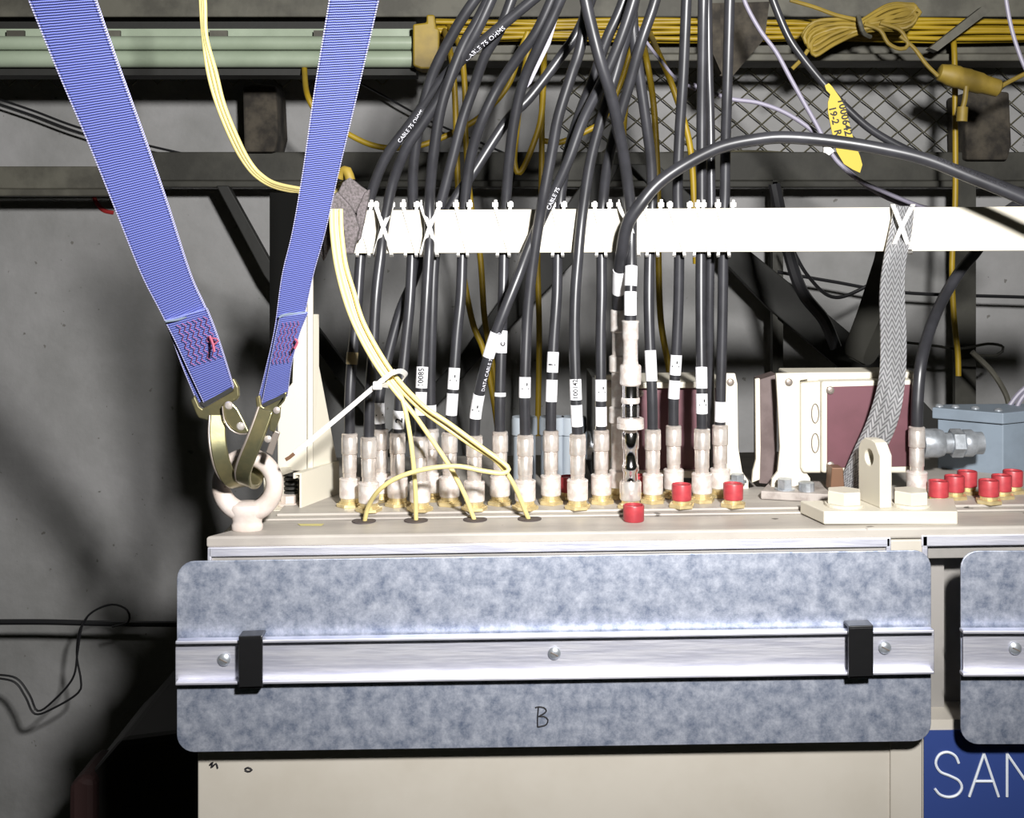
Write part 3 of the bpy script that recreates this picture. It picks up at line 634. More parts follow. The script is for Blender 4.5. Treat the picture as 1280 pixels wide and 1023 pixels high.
T1 = [(464, 447), (446, 461), (504, 520), (521, 507), (570, 584), (587, 573), (619, 636), (638, 622), (691, 703), (705, 691), (743, 757), (762, 746), (826, 809), (806, 822), (837, 855), (862, 843), (872, 886), (879, 868), (897, 911), (916, 898)]
T1.sort()
for i, (h, b) in enumerate(T1): tie(h, b, 0, lab='white nylon tie hugging the cream bar, its head %s from the left' % ORD[i])
tie(470, 489, 0, cx=.01, cross=479, w_=.0042, lab='white tie crossing in an X over the second cable from the left, falling right', grp=None)
tie(490, 469, 1, cx=.01, cross=479, w_=.0042, lab='white tie crossing in an X over the second cable from the left, falling left', grp=None)
tie(527, 546, 0, cx=.01, cross=537, w_=.0042, lab='white tie of the second X from the left on the bar, falling right', grp=None)
tie(549, 527, 1, cx=.01, cross=537, w_=.0042, lab='white tie of the second X from the left on the bar, falling left', grp=None)
tie(774, 798, 0, cx=.01, cross=788, w_=.0042, lab='white tie round the straight cable beside the big curved cable', grp=None)

# ================================================================== CONNECTORS
flange_v, flange_f = None, None
def connector(px, d, lab, grp=None, z=None):
    base = on(px, d, zplate)
    if proto.get('c') is None:
        t = thing('coax_connector', lab, 'connector', base, grp)
        link('base_flange', *merge(lathe(base, [(.0138, 0), (.0142, .0006), (.0142, .0034), (.0136, .004)], 6), lathe(base, [(.0112, .004), (.0112, .0052), (.0096, .0056), (.0096, .0095)], 24)), 'brass', t)
        n = []
        ps = [(.0098, .009), (.0108, .0098), (.0110, .012), (.0110, .0265), (.0108, .028), (.0112, .0284), (.0112, .0302), (.0102, .031)]
        link('coupling_nut', *lathe(base, ps, 48), 'nickelm', t, True)
        link('barrel', *lathe(base, [(.0072, .03), (.0073, .031), (.0073, .0362), (.0079, .0368), (.0079, .0560), (.0074, .057)], 28), 'nickel', t, True)
        link('collar', *lathe(base, [(.0078, .0565), (.0088, .0575), (.0088, .0745), (.0084, .0755), (.0086, .0762), (.0086, .0785), (.0074, .0795), (.0062, .0796), (.0062, .078)], 32), 'nickel', t, True)
        proto['c'] = t; return t
    r = proto['c'].copy(); COL.objects.link(r); r.location = base; r['label'] = lab
    if grp: r['group'] = grp
    elif 'group' in r: del r['group']
    for ch in proto['c'].children:
        q = ch.copy(); COL.objects.link(q); q.parent = r
    r.rotation_euler[2] = random.uniform(-.5, .5)
    return r
proto = {}
D1, D2, D3 = 1.28, 1.305, 1.33
CN = [(437, D2, 'first silver connector from the left, under the cable with the beige band'),
      (461, D1, 'second silver connector from the left, in the front row'),
      (476, D3, 'silver connector half hidden behind the second from the left'),
      (497, D2, 'silver connector crossed by the yellow lead rising straight up'),
      (525, D1, 'silver front-row connector right of the straight yellow lead, under the second X tie'),
      (539, D3, 'silver connector half hidden behind the right side of the second X tie cable'),
      (562, D2, 'silver connector behind the diagonal yellow lead, back row'),
      (593, D1, 'silver connector under the slanting cable, right of the diagonal yellow lead'),
      (625, D2, 'silver connector just left of the yellow hairpin bend, with thin white band above'),
      (656.5, D1, 'silver connector just right of the yellow hairpin bend'),
      (688.5, D2, 'pinkish silver connector, back row, two places left of the gap before the stack'),
      (722, D1, 'silver front-row connector with a hidden red cap peeping at its left'),
      (751.5, D2, 'silver connector immediately left of the tall adapter stack'),
      (816, D2, 'silver connector immediately right of the tall adapter stack'),
      (842, D3, 'silver connector behind the left red-capped socket'),
      (877.5, D2, 'silver connector between the two red-capped sockets'),
      (900, D3, 'silver connector behind the right red-capped socket, last of the row'),
      (1146, 1.30, 'lone silver connector right of the lifting lug')]
for px, d, lab in CN: connector(px, d, lab)
def fc(fx): return on(fx, D1, zplate)
def stack(px, d, lab):
    b = on(px, d, zplate); k = d/F
    def h(y): return ZC-(y-300)*k-b.z
    t = thing('adapter_stack', lab, 'connector', b)
    link('base_flange', *merge(lathe(b, [(.0138, 0), (.0142, .0006), (.0142, .0036)], 6), lathe(b, [(.011, .0036), (.0096, .005), (.0096, h(624))], 24)), 'brass', t)
    link('lower_nut', *lathe(b, [(.0105, h(625)), (.0116, h(623)), (.0116, h(603)), (.0105, h(601))], 40), 'nickel', t, True)
    link('lower_barrel', *lathe(b, [(.0078, h(601)), (.0078, h(590)), (.009, h(588)), (.009, h(582)), (.0078, h(580)), (.0078, h(562)), (.009, h(560)), (.009, h(542)), (.0075, h(539))], 32), 'chrome', t, True)
    link('flange_pair', *merge(lathe(b, [(.0075, h(540)), (.0075, h(536)), (.0145, h(535.5)), (.0145, h(529.5)), (.0135, h(529))], 40), lathe(b, [(.0135, h(529)), (.0142, h(528.5)), (.0142, h(523)), (.0125, h(522))], 40)), 'nickelm', t, True)
    link('threaded_neck', *lathe(b, [(.0102, h(522))]+[(r_, h(521-i*2+o_)) for i in range(7) for r_, o_ in ((.0088, 0), (.0098, -1))]+[(.0088, h(506)), (.0088, h(482))], 32), 'chrome', t, True)
    link('white_ring', *lathe(b, [(.0095, h(504)), (.0100, h(503)), (.0100, h(498)), (.0095, h(497))], 32), 'nickelm', t, True)
    link('upper_nut', *lathe(b, [(.0100, h(482)), (.0114, h(480)), (.0114, h(458)), (.0102, h(456))], 40), 'nickelm', t, True)
    link('upper_barrel', *lathe(b, [(.0088, h(457)), (.0078, h(450)), (.0078, h(426)), (.0084, h(424)), (.0088, h(422)), (.0088, h(404)), (.0094, h(403)), (.0094, h(401)), (.0064, h(400.5))], 32), 'nickelm', t, True)
    return t
stack(788, D1, 'tall stack of silver adapters standing among the connectors')
b = on(773, D3, zplate)
t = thing('adapter_stack', 'narrow silver adapter column partly hidden behind the tall stack', 'connector', b)
k = D3/F
def h(y): return ZC-(y-300)*k-b.z
link('base_flange', *lathe(b, [(.0142, 0), (.0142, .0036), (.0096, .005), (.0096, .012)], 6), 'brass', t)
link('lower_body', *lathe(b, [(.0105, .012), (.0105, .03), (.0078, .032), (.0078, h(530)), (.0105, h(528)), (.0105, h(510)), (.0078, h(508)), (.0078, h(465))], 28), 'nickelm', t, True)
link('upper_nut', *lathe(b, [(.0078, h(466)), (.0104, h(464)), (.0104, h(446)), (.0076, h(444))], 28), 'nickelm', t, True)
link('upper_barrel', *lathe(b, [(.0072, h(445)), (.0072, h(416)), (.0088, h(414)), (.0088, h(388)), (.006, h(386))], 28), 'nickelm', t, True)

# red caps
def redcap(px, d, lab, socket=True, grp=None, z=zplate):
    b = on(px, d, z)
    if socket:
        t = thing('capped_socket', lab, 'socket', b, grp)
        link('base_flange', *merge(lathe(b, [(.0138, 0), (.0142, .0006), (.0142, .0034), (.0136, .004)], 6), lathe(b, [(.0105, .004), (.0092, .0046), (.0092, .009)], 24)), 'brass', t)
        link('red_cap', *lathe(b, [(.0098, .0075), (.0104, .008), (.0106, .0235), (.0102, .0245), (.0094, .0243), (.0092, .0228)], 32), 'red', t, True)
    else:
        t = thing('dust_cap', lab, 'cap', b, grp)
        link('cap_body', *lathe(b, [(.0104, 0), (.0108, .0006), (.0110, .0155), (.0106, .0165), (.0096, .0163), (.0094, .014)], 32), 'red', t, True)
    return t
redcap(852, D1, 'red-capped brass socket, left of the pair in front of the maroon box')
redcap(916.5, D1, 'red-capped brass socket, right of the pair in front of the maroon box')
redcap(792, 1.243, 'loose red cap lying on the cabinet in front of the tall stack', False, None, lambda x: ztop(x)+.0002)
redcap(711, D3, 'red-capped socket barely visible, left of the three hidden low in the row')
redcap(803, D3, 'red-capped socket barely visible right behind the tall stack')
for i, (px, d, w_) in enumerate(((1173, D1, 'front'), (1193, D2, 'middle'), (1209, D3, 'rear'))):
    redcap(px, d, '%s red-capped socket of the group next to the lifting lug' % w_)
for i, (px, d, w_) in enumerate(((1236, D1, 'front'), (1252, D2, 'middle'), (1266, D3, 'rear'))):
    redcap(px, d, '%s red-capped socket of the group at the right edge' % w_)

# ================================================================== BLACK CABLES
R0 = .0058
def cable(lo_, up, lab, r=R0, labels=(), prints=(), db=None, dc=None):
    pts = [P(*(q if len(q) == 3 else (q[0], q[1], dc))) for q in lo_]+[P(*q) for q in up]
    path = spline(pts, .005)
    t = thing('coax_cable', lab, 'cable', path[0])
    link('jacket', *tubeg(path, r, 16), 'cable', t, True)
    for it in labels:
        y0, y1, txt = it[:3]; m = it[3] if len(it) > 3 else 'label'
        s = sub(spline(pts, .0015), y0, y1)
        if len(s) < 2: continue
        sl = link('label_sleeve', *tubeg(s, r+.0006, 18), m, t, True)
        if txt:
            V, Fc = wraptext(txt, (.0082 if len(txt) == 5 else .0070) if len(txt) > 3 else .011, s, r+.0008, .001 if len(txt) > 3 else .007, phi=random.uniform(-.2, .3) if len(txt) < 4 else -.1)
            link('handwriting', V, Fc, 'ink', sl)
    for y, txt, size, phi, m in prints:
        # lettering printed along the jacket, starting at picture height y
        j = min(range(len(path)), key=lambda i: abs(pixy(path[i])-y)); s0 = sum((path[i+1]-path[i]).length for i in range(j))
        V, Fc = wraptext(txt, size, path, r, s0, phi, False, 0); link('print', V, Fc, m, t)
    return t
dbk = 1.3235; dfr = 1.2985
cable([(437, 548, D2), (437, 500, D2), (440, 450, 1.31), (446, 390, 1.315), (451, 318, dbk)], [(456, 285, dbk), (462, 250, 1.32), (481, 199, 1.31), (518, 148, 1.30), (548, 105, 1.29), (580, 72, 1.28), (620, 38, 1.27), (668, -2, 1.26), (740, -60, 1.25)],
      'leftmost black cable, rising behind the bar then leaning far right, white print near the top', labels=((440, 456, '', 'oldlabel'),), prints=((176, 'CABLE 75 OHMS', .006, .5, 'whiteprint'), (70, 'CABLE 75 OHMS', .0075, .7, 'whiteprint')))
cable([(461, 548, D1), (462, 500, D1), (466, 440, 1.285), (470, 370, 1.29), (476, 318, dfr)], [(479, 290, dfr), (483, 265, dfr), (492, 225, 1.295), (508, 185, 1.285), (530, 152, 1.28), (552, 118, 1.275), (572, 80, 1.27), (600, 30, 1.26), (640, -60, 1.25)],
      'black cable held under the first white X on the bar', prints=((560-0, '', .005, 0, 'whiteprint'),)[:0])
cable([(476, 548, D3), (474, 500, D3), (484, 450, 1.335), (500, 390, 1.34), (515, 355, 1.338), (527, 322, 1.332)], [(540, 285, 1.33), (552, 250, 1.325), (565, 200, 1.32), (578, 150, 1.315), (592, 110, 1.31), (606, 70, 1.30), (628, 30, 1.29), (660, -60, 1.28)],
      'black cable bending left below the bar to the hidden connector near the left', labels=((503, 530, '1'),))
cable([(497, 548, D2), (500, 500, D2), (506, 440, 1.31), (512, 380, 1.315), (515, 318, dbk)], [(516, 285, dbk), (516, 250, 1.32), (517, 205, 1.31), (525, 150, 1.30), (540, 95, 1.29), (562, 50, 1.28), (590, 5, 1.27), (640, -60, 1.26)],
      'black cable between the two white X ties, rising behind the bar', labels=((512, 536, '2'),))
cable([(525, 548, D1), (526, 500, D1), (529, 440, 1.285), (533, 370, 1.29), (536, 318, dfr)], [(537, 290, dfr), (537, 250, dfr), (541, 200, 1.285), (550, 140, 1.275), (562, 100, 1.27), (580, 55, 1.265), (600, 20, 1.26), (640, -60, 1.25)],
      'black cable under the second white X on the bar, label reading 10085', labels=((457, 486, '10085'), (490, 520, '')))
cable([(539, 548, D3), (538, 480, D3), (540, 400, 1.33), (544, 318, 1.334)], [(556, 275, 1.335), (572, 244, 1.335), (592, 215, 1.335), (633, 152, 1.34), (662, 122, 1.345), (700, 72, 1.35), (727, 30, 1.35), (760, -60, 1.35)],
      'dark cable climbing steeply right in the background of the centre', labels=((505, 515, ''),))
cable([(562, 548, D2), (566, 490, D2), (571, 420, 1.31), (576, 370, 1.315), (578, 318, dbk)], [(580, 280, dbk), (582, 243, 1.32), (590, 190, 1.31), (605, 145, 1.30), (625, 105, 1.295), (650, 68, 1.285), (675, 32, 1.275), (715, -60, 1.26)],
      'black cable with two white labels just left of the leaning one', labels=((459, 487, '1-'), (491, 520, '')))
cable([(593, 548, D1), (595, 515, D1), (604, 470, 1.275), (617, 425, 1.27), (632, 385, 1.27), (648, 345, 1.275), (661, 310, 1.285)], [(675, 278, 1.293), (692, 242, 1.29), (710, 202, 1.285), (730, 148, 1.28), (757, 94, 1.27), (781, 34, 1.26), (810, -60, 1.25)],
      'leaning black cable crossing the bar from upper right to lower left', labels=((416, 447, ''), (493, 524, '1-')), prints=((488, 'DATA CABLE 75 OHMS CO', .0055, .6, 'whiteprint'), (262, 'CABLE 75', .0062, .3, 'whiteprint')))
cable([(625, 548, D2), (625, 500, D2), (627, 420, 1.31), (629, 370, 1.315), (630, 318, dbk)], [(631, 280, dbk), (633, 243, 1.32), (637, 195, 1.31), (644, 145, 1.30), (655, 100, 1.29), (675, 55, 1.275), (697, 8, 1.265), (725, -60, 1.25)],
      'black cable meeting the leaning one near its label, behind the bar', labels=((413, 442, 'c'), (490, 497, '')))
cable([(656.5, 548, D1), (656, 480, D1), (659, 400, 1.285), (664, 345, 1.285), (669, 308, 1.283)], [(675, 270, 1.28), (680, 243, 1.275), (690, 189, 1.27), (698, 146, 1.265), (714, 94, 1.26), (727, 50, 1.255), (742, -60, 1.25)],
      'black cable crossing in front of the bar over the leaning one', labels=((471, 498, '1-'),))
cable([(688.5, 548, D2), (689, 500, D2), (692, 430, 1.31), (696, 370, 1.315), (697, 318, dbk)], [(698, 285, dbk), (701, 245, 1.325), (708, 200, 1.32), (722, 150, 1.31), (741, 100, 1.30), (758, 50, 1.29), (776, 10, 1.285), (800, -60, 1.28)],
      'black cable with two stacked white labels left of label 100142', labels=((440, 467, '!'), (474, 503, '')))
cable([(722, 548, D1), (720, 500, D1), (718, 430, 1.285), (719, 370, 1.29), (723, 318, 1.295)], [(726, 285, dfr), (730, 253, dfr), (738, 202, 1.295), (750, 155, 1.29), (764, 110, 1.285), (777, 65, 1.28), (790, 15, 1.27), (805, -60, 1.26)],
      'black cable in front of the bar with the label reading 100142', labels=((473, 502, '100142'), (506, 533, '')))
cable([(751.5, 548, D2), (751, 490, D2), (751, 420, 1.31), (752, 370, 1.315), (752, 318, dbk)], [(752, 285, dbk), (754, 250, 1.325), (760, 202, 1.315), (774, 148, 1.305), (788, 101, 1.295), (801, 54, 1.285), (818, 4, 1.28), (835, -60, 1.27)],
      'black cable behind the bar just left of the tall adapter stack', labels=((474, 502, '1-'), (508, 534, '')))
cable([(788, 403, D1), (788, 370, D1), (789, 335, 1.285), (789, 300, 1.293)], [(789, 272, 1.294), (784, 225, 1.285), (776, 175, 1.265), (764, 120, 1.245), (752, 82, 1.235), (741, 40, 1.23), (732, 0, 1.225), (722, -60, 1.22)],
      'glossy black cable slanting down from top centre to the tall adapter stack', r=.0062, labels=((333, 358, ''), (364, 394, '')))
cable([(773, 390, D3), (773, 372, 1.32), (774, 345, 1.30), (777, 318, 1.285)], [(784, 282, 1.275), (800, 256, 1.27), (822, 230, 1.27), (856, 206, 1.268), (901, 184, 1.262), (950, 174, 1.255), (987, 172, 1.25), (1044, 177, 1.245), (1100, 186, 1.24), (1156, 199, 1.235), (1212, 221, 1.23), (1280, 249, 1.225), (1360, 286, 1.22)],
      'big black cable arching right over the bar to the right edge', r=.0068, labels=((337, 366, ''),), prints=((204, 'DATA CABLE 75 OHMS CO', .0062, -.6, 'ink'),))
cable([(816, 548, D2), (815, 490, D2), (812, 420, 1.31), (811, 370, 1.315), (812, 318, dbk)], [(814, 285, dbk), (815, 250, 1.325), (814, 205, 1.32), (808, 155, 1.31), (799, 92, 1.30), (792, 40, 1.29), (788, -60, 1.28)],
      'black cable right of the tall adapter stack, bending left at the top', labels=((437, 478, ''),))
cable([(842, 548, D3), (842, 500, D3), (845, 450, 1.33), (848, 380, 1.33), (849, 318, 1.328)], [(849, 285, 1.326), (847, 244, 1.325), (849, 176, 1.32), (854, 94, 1.31), (858, 0, 1.30), (861, -60, 1.30)],
      'leftmost of the straight upright black cables right of centre', labels=((443, 469, '1-'), (475, 500, '')))
cable([(877.5, 548, D2), (877, 490, D2), (876, 400, 1.315), (876, 318, dbk)], [(877, 285, dbk), (877, 244, 1.325), (877, 150, 1.32), (878, 75, 1.31), (879, 0, 1.30), (880, -60, 1.30)],
      'middle straight upright black cable right of centre', labels=((458, 486, ''), (491, 517, '1-')))
cable([(889, 600, 1.37), (888, 500, 1.36), (887, 400, 1.35), (888, 318, 1.345)], [(889, 285, 1.34), (889, 244, 1.34), (888, 150, 1.345), (886, 82, 1.35), (884, -60, 1.35)],
      'thinner black cable just behind the middle straight upright one', r=.005)
cable([(900, 548, D3), (901, 490, D3), (903, 400, 1.33), (904, 318, 1.328)], [(904, 285, 1.326), (906, 244, 1.325), (907, 180, 1.32), (909, 112, 1.31), (912, 0, 1.30), (914, -60, 1.30)],
      'rightmost straight upright black cable, ending behind the red cap', labels=((501, 528, ''),))
cable([(1146, 548, 1.30), (1147, 500, 1.30), (1152, 450, 1.31), (1165, 405, 1.35), (1182, 368, 1.39), (1203, 335, 1.41), (1220, 315, 1.42)], [(1240, 285, 1.43), (1262, 262, 1.44), (1300, 240, 1.45)],
      'black cable curving up right from the lone connector beside the lug', r=.0064)
tag(link('tie_tail', *plateg([(697, 2), (702, 6), (688, 55), (664, 104), (657, 112), (668, 78), (683, 40)], 1.30, .001), 'greywire'), 'long pale cable tie tail hanging among the upper cables', 'cable tie')

# ================================================================== FRONT YELLOW LEADS
def yl(pts, lab): return tag(link('yellow_lead', *tubeg(pp(pts, None, .004), .0024, 12), 'yellowf', None, True), lab, 'cable')
for i, (dx, lab) in enumerate(((0, 'left strand of the three pale yellow cables hanging from the top'), (5, 'middle strand of the three pale yellow cables hanging from the top'), (10, 'right strand of the three pale yellow cables hanging from the top'))):
    q = [(250, -60), (251+dx*.5, 0), (254+dx*.4, 45), (260+dx, 90), (271+dx*.9, 130), (287+dx*.9, 170), (303+dx*.8, 200), (322+dx*.5, 222-dx*.3), (350, 236-dx*.5), (400, 243-dx*.5), (428, 238-dx)]
    yl([(x, y, 1.42-.002*i-.08*min(1, max(0, (x-330)/100))) for x, y in q], lab)
hz = [1.238, 1.238]
up0 = [(418, 262), (419, 290), (424, 330), (434, 368), (447, 405), (468, 445), (492, 480)]
def bund(dx, dy, tail, lab, dd_=0):
    q = [(x+dx*(1 if j < 4 else .8), y+dy*(0 if j < 3 else 1), 1.262-.006*j+dd_) for j, (x, y) in enumerate(up0)]
    return yl(q+tail, lab)
hole = [on(455, 1.256), on(520, 1.256), on(594, 1.256), on(662, 1.256)]
def hp(i): v = hole[i]; return (640+v.x*F/1.256, 300-(v.z-ZC)*F/1.256+3, 1.256)
bund(8, -4, [(530, 508, 1.215), (562, 530, 1.212), (600, 558, 1.21), (628, 578, 1.21), (636, 587, 1.208), (628, 592, 1.205), (604, 589, 1.204), (570, 583, 1.204), (530, 587, 1.205), (498, 597, 1.21), (475, 612, 1.22), (461, 632, 1.24), hp(0)], 'pale yellow lead bending back in an arc to the leftmost hole')
bund(1, 2, [(503, 500, 1.222), (510, 530, 1.22), (515, 565, 1.222), (519, 610, 1.235), hp(1)], 'pale yellow lead dropping almost straight to the second hole from left', .003)
bund(-4, 3, [(515, 515, 1.222), (535, 543, 1.225), (560, 580, 1.23), (580, 617, 1.24), hp(2)], 'pale yellow lead running diagonally to the third hole from left', -.002)
bund(4, 0, [(522, 508, 1.222), (548, 528, 1.22), (590, 557, 1.217), (615, 572, 1.216), (632, 590, 1.22), (645, 612, 1.23), hp(3)], 'pale yellow lead reaching the fourth and rightmost hole', .004)
for i, v in enumerate(hole):
    tag(link('grommet', *lathe(v+Vector((0, 0, .0002)), [(.0125, 0), (.0125, .0008), (.0105, .0014), (.009, .0014)], 28), 'rubber', None, True), 'flat dark grommet where the %s pale yellow lead enters the cabinet' % ('leftmost', 'second', 'third', 'rightmost')[i], 'grommet')
t = thing('zip_tie', 'long white cable tie round the yellow leads, tail pointing lower left', 'cable tie', P(430, 520, 1.2))
pth = spline([P(494, 464, 1.207), P(485, 470, 1.204), P(470, 482, 1.202), P(430, 516, 1.195), P(395, 545, 1.19), P(368, 567, 1.188)], .004)
link('strap', *band(pth, (.6, 0, .75), .0052, .0013), 'nylon', t)
link('strap_loop', *band(spline([P(485, 469, 1.205), P(500, 464, 1.214), P(507, 470, 1.230), P(494, 482, 1.236), P(477, 481, 1.21)], .003), (.6, 0, .75), .0052, .0012), 'nylon', t)
link('tail_tip', *band([P(368, 567, 1.188), P(362, 572, 1.188), P(357, 575, 1.188)], (.6, 0, .75), .0035, .0013), 'copper', t)
bevel(link('head', *box(P(472, 487, 1.2), .009, .007, .008), 'nylon', t), .001)

# ================================================================== BRAIDED STRAP
V, Fc, U = strip([(1118, 258, 1.30), (1112, 290, 1.296), (1104, 330, 1.29), (1100, 370, 1.29), (1101, 420, 1.29), (1099, 470, 1.29), (1086, 520, 1.295), (1066, 565, 1.30), (1048, 606, 1.315)],
                 [(1143, 258, 1.30), (1140, 290, 1.296), (1132, 330, 1.29), (1131, 370, 1.29), (1133, 420, 1.29), (1132, 470, 1.285), (1124, 520, 1.28), (1104, 565, 1.28), (1066, 612, 1.30)], .003, 12, wob=.002)
t = thing('braided_strap', 'silvery flat braided grounding strap tied to the bar, right side', 'strap', P(1090, 610, 1.3))
link('braid', V, Fc, 'braid', t, True, U)
bevel(link('lug_block', *plateg([(1040, 585), (1054, 585), (1056, 613), (1038, 613)], 1.297, .02), 'copper', t), .001)
for i, (hx, bx) in enumerate(((1116, 1137), (1141, 1114))):
    pts = [P(hx, 256, 1.316), P(hx, 257, 1.304), P((hx+1127)/2, 270, 1.287), P(1127, 284, 1.282+i*.0016), P((bx+1127)/2, 298, 1.287), P(bx, 313, 1.303), P(bx, 315, 1.318), P((hx+bx)/2, 285, 1.32), P(hx, 256, 1.316)]
    tt = thing('cable_tie', 'white tie on the braided strap, falling %s' % ('right', 'left')[i], 'cable tie', P(1127, 316, 1.31))
    link('strap', *band(spline(pts, .004), (1, 0, 0), .0046, TH), 'nylon', tt)
    bevel(link('head', *box(P(1117 if i else 1137, 312, 1.3), .008, .006, .0075), 'nylon', tt), .0008)

# ================================================================== LIFTING LUG
zl = ztop(PX(1097, 1.22))+.0004
t = thing('lifting_lug', 'cream bolted lifting lug with a round hole, on the cabinet joint', 'lug', Vector((PX(1097, 1.22), .03, zl)))
pl = [(1030, 1.212), (1197, 1.212), (1192, 1.275), (1000, 1.262)]
bevel(link('base_plate', *prism([Vector((PX(x, d), d-1.2, zl)) for x, d in pl], (0, 0, .0132)), 'cleancream', t), .0012)
A = Vector((PX(1073, 1.268), .068, zl+.0132)); B = Vector((PX(1100, 1.225), .025, zl+.0132)); u = (B-A); W = u.length; u.normalize()
nrm = Vector((-u.y, u.x, 0));
if nrm.x < 0: nrm = -nrm
HL = .0675
outl = [(0, 0), (W, 0), (W, HL-.014), (W*.78, HL-.002), (W*.6, HL), (W*.3, HL), (W*.1, HL-.005), (0, HL-.012)]
hc = (W*.5, HL-.019); hr = .0085; hn = 24
# face with hole: bridge outline and hole
bm = bmesh.new()
def addring(off):
    o_ = [bm.verts.new(A+u*a+Vector((0, 0, b))+off) for a, b in outl]
    hnn = [bm.verts.new(A+u*(hc[0]+hr*math.cos(2*math.pi*k/hn))+Vector((0, 0, hc[1]+hr*math.sin(2*math.pi*k/hn)))+off) for k in range(hn)]
    return o_, hnn
thv = nrm*.0135
r1 = addring(Vector((0, 0, 0))); r2 = addring(thv)
for o_, h_ in (r1, r2):
    es = [bm.edges.new((o_[i], o_[(i+1) % len(o_)])) for i in range(len(o_))]+[bm.edges.new((h_[i], h_[(i+1) % hn])) for i in range(hn)]
    bmesh.ops.triangle_fill(bm, edges=es, use_beauty=True)
for a_, b_ in ((r1[0], r2[0]), (r1[1], r2[1])):
    n = len(a_)
    for i in range(n): bm.faces.new((a_[i], a_[(i+1) % n], b_[(i+1) % n], b_[i]))
me_v = [v.co.copy() for v in bm.verts]; bm.verts.index_update(); me_f = [[v.index for v in f.verts] for f in bm.faces]; bm.free()
bevel(link('lug_plate', me_v, me_f, 'cleancream', t), .001)
for px in (1055, 1138):
    c = Vector((PX(px, 1.238), .038, zl+.0132))
    bevel(link('hex_bolt', *merge(lathe(c, [(.0195, 0), (.0195, .003)], 28), lathe(c, [(.0180, .003), (.0185, .0035), (.0185, .0155), (.0175, .0165)], 6)), 'cleancream', t), .0006)

# ================================================================== BOXES BEHIND
def hexbolt(par, px, py, d, r, hgt, m='galv2'):
    c = P(px, py, d); return link('bolt', *merge(lathe(c, [(r*1.3, 0), (r*1.3, .002)], 20), lathe(c, [(r, .002), (r, hgt)], 6)), m, par)
def screw(par, px, py, d):
    s = link('screw', *lathe(P(px, py, d), [(.0044, 0), (.0042, -.0012), (.0026, -.0022), (.001, -.0022)], 16, 'y'), 'steelrim', par, True); return s
t = thing('transformer_box', 'maroon-fronted box with cream end plates behind the middle connectors', 'box', P(835, 604, 1.3980))
bevel(link('left_end_plate', *plateg([(744, 470), (776, 468), (778, 476), (776, 560), (768, 590), (744, 595)], 1.3800, .006), 'cleancream', t), .001)
link('left_edge', *plateg(rect(740, 472, 745, 600), 1.3840, .1), 'blacksteel', t)
bevel(link('right_end_plate', *plateg([(900, 467), (919, 467), (922, 480), (923, 560), (928, 590), (936, 602), (936, 618), (898, 618), (900, 600)], 1.3680, .006), 'cleancream', t), .001)
bevel(link('top_cover', *merge(plateg([(780, 479), (908, 477), (908, 485), (780, 486)], 1.3740, .1)), 'cleancream', t), .001)
link('maroon_panel', *plateg([(796, 486), (903, 484), (903, 590), (796, 592)], 1.3830, .09), 'maroon', t)
link('bottom_strip', *plateg([(790, 590), (903, 589), (903, 597), (790, 598)], 1.3730, .1), 'cleancream', t)
screw(t, 762, 480, 1.3800); screw(t, 913, 478, 1.3680); screw(t, 800, 492, 1.3830)
hexbolt(t, 922, 603, 1.3580, .0078, .009)
t = thing('transformer_box', 'cream box with maroon panel and dark side, behind the lifting lug', 'box', P(1050, 604, 1.3720))
bevel(link('side_flange', *plateg([(944, 474), (950, 473), (951, 560), (950, 600), (940, 604), (941, 590), (945, 575)], 1.3470, .006), 'cleancream', t), .001)
link('dark_side', *plateg([(949, 475), (971, 468), (971, 606), (949, 604)], 1.3620, .03), 'brownside', t)
ep = [(970, 467), (1010, 466), (1012, 474), (1000, 476), (1001, 560), (1006, 588), (1013, 598), (1014, 611), (964, 611), (965, 599), (972, 590), (975, 560), (972, 500)]
bevel(link('left_end_plate', *plateg(ep, 1.3320, .006), 'cleancream', t), .0012)
bevel(link('side_box', *plateg([(1001, 479), (1030, 477), (1030, 592), (1004, 592), (1001, 585)], 1.3270, .05), 'cleancream', t), .003, 3)
for y in (517, 554):
    ring = [P(1019+4.5*math.cos(2*math.pi*k/24), y+12*math.sin(2*math.pi*k/24), 1.3265) for k in range(24)]
    link('knockout', *tubeg(ring, .0006, 5, True), 'steelrim', t)
bevel(link('front_frame', *plateg([(1027, 477), (1146, 475), (1146, 592), (1027, 592)], 1.3200, .04), 'cleancream', t), .003, 3)
link('maroon_panel', *plateg([(1034, 484), (1139, 481), (1139, 583), (1034, 585)], 1.3185, .004), 'maroon', t)
bevel(link('top_cover', *plateg([(985, 466), (1146, 465), (1146, 478), (985, 478)], 1.3420, .05), 'cleancream', t), .002)
screw(t, 986, 478, 1.3320); screw(t, 1038, 488, 1.3180); screw(t, 1038, 582, 1.3180); screw(t, 1143, 478, 1.3190)
hexbolt(t, 981, 613, 1.3170, .0085, .0125)
pts = [on(951, 1.31, zplate), on(1037, 1.288, zplate), on(1042, 1.36, zplate), on(962, 1.36, zplate)]
bevel(link('foot_plate', *prism([v+Vector((0, 0, .0005)) for v in pts], (0, 0, .009)), 'footgrey', t), .001)
c = on(1008, 1.308, zplate)+Vector((0, 0, .0095)); link('bolt', *merge(lathe(c, [(.0085, 0), (.0085, .009), (.007, .0098)], 12)), 'galv2', t)

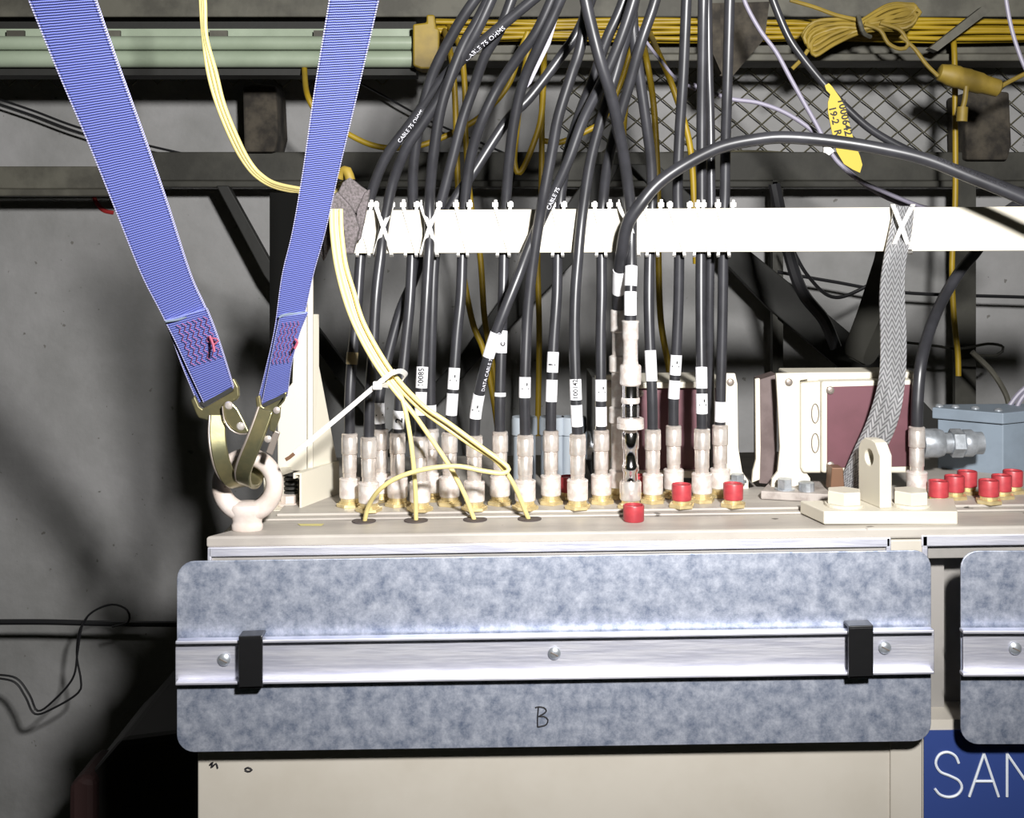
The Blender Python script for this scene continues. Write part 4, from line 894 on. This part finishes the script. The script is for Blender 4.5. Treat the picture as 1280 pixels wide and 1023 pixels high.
t = thing('junction_box', 'blue-grey metal junction box with screwed lid at right edge', 'box', P(1240, 605, 1.46))
pl = [(1172, 1.475), (1254, 1.43), (1340, 1.49), (1330, 1.505), (1185, 1.495)]
zb = ZC-(606-300)*1.43/F
zt_ = ZC-(530-300)*1.43/F; zl2 = ZC-(516-300)*1.43/F
bevel(link('box_body', *prism([Vector((PX(x, d), d-1.2, zplate(.3))) for x, d in pl], (0, 0, zt_-zplate(.3))), 'greybox', t), .0012)
pl = [(1165, 1.474), (1254, 1.425), (1350, 1.49), (1340, 1.515), (1180, 1.502)]
bevel(link('lid', *prism([Vector((PX(x, d), d-1.2, zt_)) for x, d in pl], (0, 0, zl2-zt_)), 'greybox', t), .0012)
for x, d in ((1174, 1.482), (1194, 1.474), (1219, 1.462), (1248, 1.445)):
    link('lid_screw', *lathe(Vector((PX(x, d), d-1.2, zl2)), [(.005, 0), (.005, .0012), (.003, .003), (.001, .0032)], 14), 'galv2', t, True)
cz = ZC-(553-300)*1.44/F; cx = PX(1155, 1.44); k = 1.44/F
def fitting(lab, px0, py, d, segs):
    c = P(px0, py, d); k = d/F
    t = thing('conduit_fitting', lab, 'fitting', c)
    for nm, pr, sg in segs: link(nm, *lathe(c, [(r*k, x*k) for r, x in pr], sg, 'x'), 'galv2', t, sg > 8)
    return t
fitting('galvanised conduit fitting entering the blue-grey box', 1152, 554, 1.405, (('sleeve', [(17, 0), (18, 2), (18, 20), (16, 26)], 28), ('neck', [(13, 26), (13, 38)], 24), ('hex_nut', [(17, 36), (18, 37), (18, 50), (17, 51)], 6), ('end_ring', [(16, 51), (17, 53), (17, 62), (14, 66), (14, 75)], 28)))
fitting('galvanised conduit fitting low behind the connectors, left of the tall stack', 731, 557, 1.40, (('sleeve', [(14, 0), (18, 2), (18, 18), (15, 19)], 28), ('neck', [(12, 18), (12, 26)], 24), ('hex_nut', [(18, 25), (19, 26), (19, 38), (18, 39)], 6), ('end_ring', [(15, 39), (16, 41), (16, 48), (13, 50)], 28)))
fitting('galvanised elbow fitting close behind the foot of the tall stack', 770, 583, 1.385, (('sleeve', [(11, -8), (13, -6), (13, 6), (11, 8)], 24), ('hex_nut', [(12, 8), (12, 14)], 6)))
for px, lab in ((655.5, 'left'), (690, 'middle'), (717, 'right')):
    b = on(px, 1.44, zplate); k = 1.44/F; H = ZC-(521-300)*k-b.z
    t = thing('blue_canister', 'pale blue-grey canister behind the connectors, %s of three' % lab, 'canister', b)
    link('body', *lathe(b, [(.0135, 0), (.0135, H-.022)], 28), 'paleblue', t, True)
    link('cap', *lathe(b, [(.0135, H-.022), (.0155, H-.021), (.0155, H-.0035), (.0148, H)], 28), 'paleblue', t, True)
